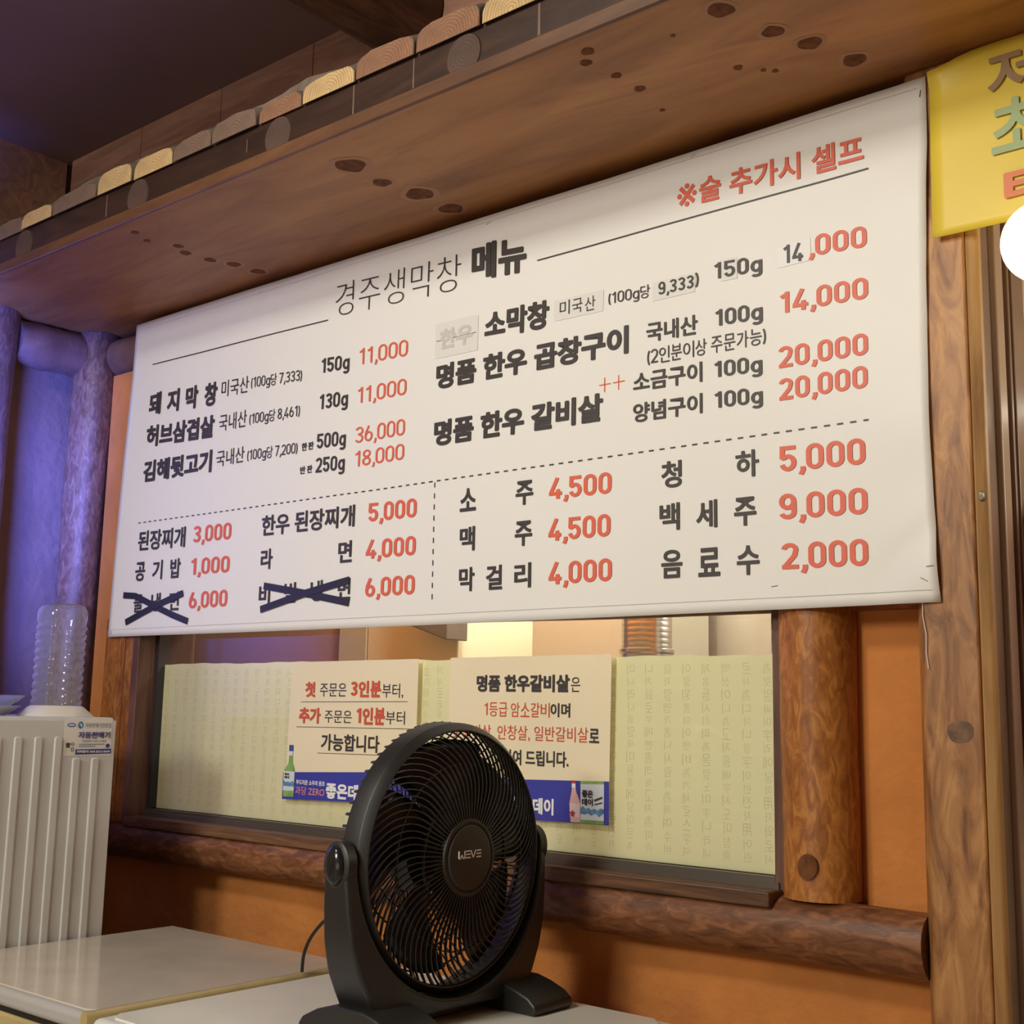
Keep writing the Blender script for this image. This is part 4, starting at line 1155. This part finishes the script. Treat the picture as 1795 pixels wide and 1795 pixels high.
for i in range(72):
    th = 2 * PI * i / 72
    rg.tube([(FX + rdome(r), FY + r * math.cos(th), FZ + r * math.sin(th)) for r in (.07, .10, .13, .16, .185, .205, .217, .224)] + [(FX - .055, FY + .2275 * math.cos(th), FZ + .2275 * math.sin(th)), (FX - .045, FY + .2285 * math.cos(th), FZ + .2285 * math.sin(th))], [.0016] * 7 + [.0022, .0030, .0028], 6)
for rr in (.10, .135, .17, .20):
    rg.lathe([(rdome(rr) - .0015, rr - .0015), (rdome(rr) + .0015, rr - .0015), (rdome(rr) + .0015, rr + .0015), (rdome(rr) - .0015, rr + .0015)], (FX, FY, FZ), 'X', 80, close=True)
obj('rear_grille', rg, M_FANG, fan)
obj('motor_housing', MB().lathe([(-.150, 0), (-.148, .03), (-.135, .055), (-.105, .070), (-.060, .066), (-.052, .03)], (FX, FY, FZ), 'X', 40), M_FAN, fan, smooth=40)
for b in range(5):
    m = MB(); a0 = 2 * PI * b / 5 + 1.466
    nr, na = 9, 9
    for i in range(nr):
        r = .035 + .165 * i / (nr - 1)
        half = .40 + .165 * (i / (nr - 1)) ** .6
        for j in range(na):
            t = j / (na - 1) * 2 - 1
            a = a0 + t * half + .35 * (i / (nr - 1)) ** 1.3
            m.v.append((FX - .030 - .022 * t - .004 * t * t, FY + r * math.cos(a), FZ + r * math.sin(a)))
    for i in range(nr - 1):
        for j in range(na - 1):
            q = i * na + j
            m.f.append((q, q + 1, q + na + 1, q + na))
    obj('fan_blade', m, plain('fan_blade_plastic', (.010, .010, .011), .3) if b == 0 else MATS['fan_blade_plastic'], fan, smooth=60, solid=.0018)
# cradle: outer outline with a round cut-out, extruded front to back
def outline():
    pts = []
    half = [(1.006, .2545), (.985, .2545), (.93, .2500), (.88, .243), (.83, .228), (.79, .206), (.765, .190), (.748, .183)]
    L = [(FY - w, z) for z, w in half]
    Rr = [(FY + w, z) for z, w in reversed(half)]
    ri = .2325
    a0 = math.asin((1.006 - FZ) / ri)
    arc = [(FY + ri * math.cos(t), FZ + ri * math.sin(t)) for t in [a0 - (PI + 2 * a0) * i / 40 for i in range(41)]]
    return L, Rr, arc
L, Rr, arc = outline()
cm = MB()
# quads between outer boundary and inner arc, both sampled the same way
outer = list(reversed(Rr))
outer = outer + [(FY + .183 - .366 * i / 10, .748 + .004 * math.sin(PI * i / 10)) for i in range(1, 10)] + list(reversed(L))
def resample(p, n):
    d = [0]
    for a, b in zip(p, p[1:]): d.append(d[-1] + math.hypot(b[0] - a[0], b[1] - a[1]))
    out = []
    for i in range(n):
        s_ = d[-1] * i / (n - 1)
        j = max(k for k in range(len(d)) if d[k] <= s_ + 1e-9)
        if j == len(p) - 1: out.append(p[-1]); continue
        t = (s_ - d[j]) / (d[j + 1] - d[j])
        out.append((p[j][0] + (p[j + 1][0] - p[j][0]) * t, p[j][1] + (p[j + 1][1] - p[j][1]) * t))
    return out
NS = 61
O, I = resample(outer, NS), resample(arc, NS)
def width(z): return .030 + .022 * max(0, min(1, (1.0 - z) / .25))
XC = FX - .032
for (o_, i_) in zip(O, I):
    wo, wi = width(o_[1]), width(i_[1])
    cm.v += [(XC + wo * .82, *o_), (XC + wi, *i_), (XC - wi, *i_), (XC - wo * .9, *o_)]
for k in range(NS - 1):
    for q in range(4):
        q2 = (q + 1) % 4
        cm.f.append((k * 4 + q, k * 4 + q2, (k + 1) * 4 + q2, (k + 1) * 4 + q))
cm.f += [(0, 1, 2, 3), tuple((NS - 1) * 4 + q for q in (3, 2, 1, 0))]
obj('stand', cm, M_FAN, fan, bevel=.006, bseg=3)
for sgn in (-1, 1):
    m = MB().lathe([(0, .026), (.003, .030), (.021, .030), (.024, .026)], (0, 0, 0), 'Y', 36)
    m.v = [(XC + p[0], FY + sgn * (.2560 - p[1]), 1.004 + p[2] * 1.25) for p in m.v]
    obj('pivot_housing', m, M_FAN, fan, smooth=40)
    m = MB().lathe([(0, 0), (.001, .010), (.004, .018), (.008, .0215), (.012, .022), (.016, .022)], (0, 0, 0), 'Y', 32)
    m.v = [(XC + p[0] * .98, FY + sgn * (.268 - p[1]), 1.004 + p[2] * 1.42) for p in m.v]
    obj('pivot_knob', m, M_FANGLOSS, fan, smooth=40)
    yc = FY + sgn * .168
    prof = [(-1.665, .730), (-1.440, .730), (-1.434, .737), (-1.436, .748), (-1.452, .760), (-1.485, .772), (-1.515, .779), (-1.585, .779), (-1.625, .768), (-1.658, .752), (-1.668, .740)]
    m = MB().prism(prof, yc - .054, yc + .054, 'Y')
    obj('foot', m, M_FAN, fan, bevel=.010, bseg=3)
obj('cross_bar', MB().box(-1.61, -1.545, FY - .13, FY + .13, .7335, .750), M_FAN, fan, bevel=.004)
cpts = [(-1.66, -.33, .93), (-1.70, -.32, .915), (-1.78, -.29, .895), (-1.86, -.272, .875), (-1.92, -.268, .848), (-1.966, -.268, .808), (-1.988, -.268, .770), (-1.992, -.268, .735)]
def smoothpath(p, n=6):
    out = []
    for i in range(len(p) - 1):
        a, b, c, d = [Vector(p[max(0, min(len(p) - 1, i + k))]) for k in (-1, 0, 1, 2)]
        for j in range(n):
            t = j / n
            out.append(.5 * ((2 * b) + (c - a) * t + (2 * a - 5 * b + 4 * c - d) * t * t + (3 * b - a - 3 * c + d) * t ** 3))
    return out + [Vector(p[-1])]
obj('power_cord', MB().tube(smoothpath(cpts), .0034, 8), M_CORD, fan, smooth=1)
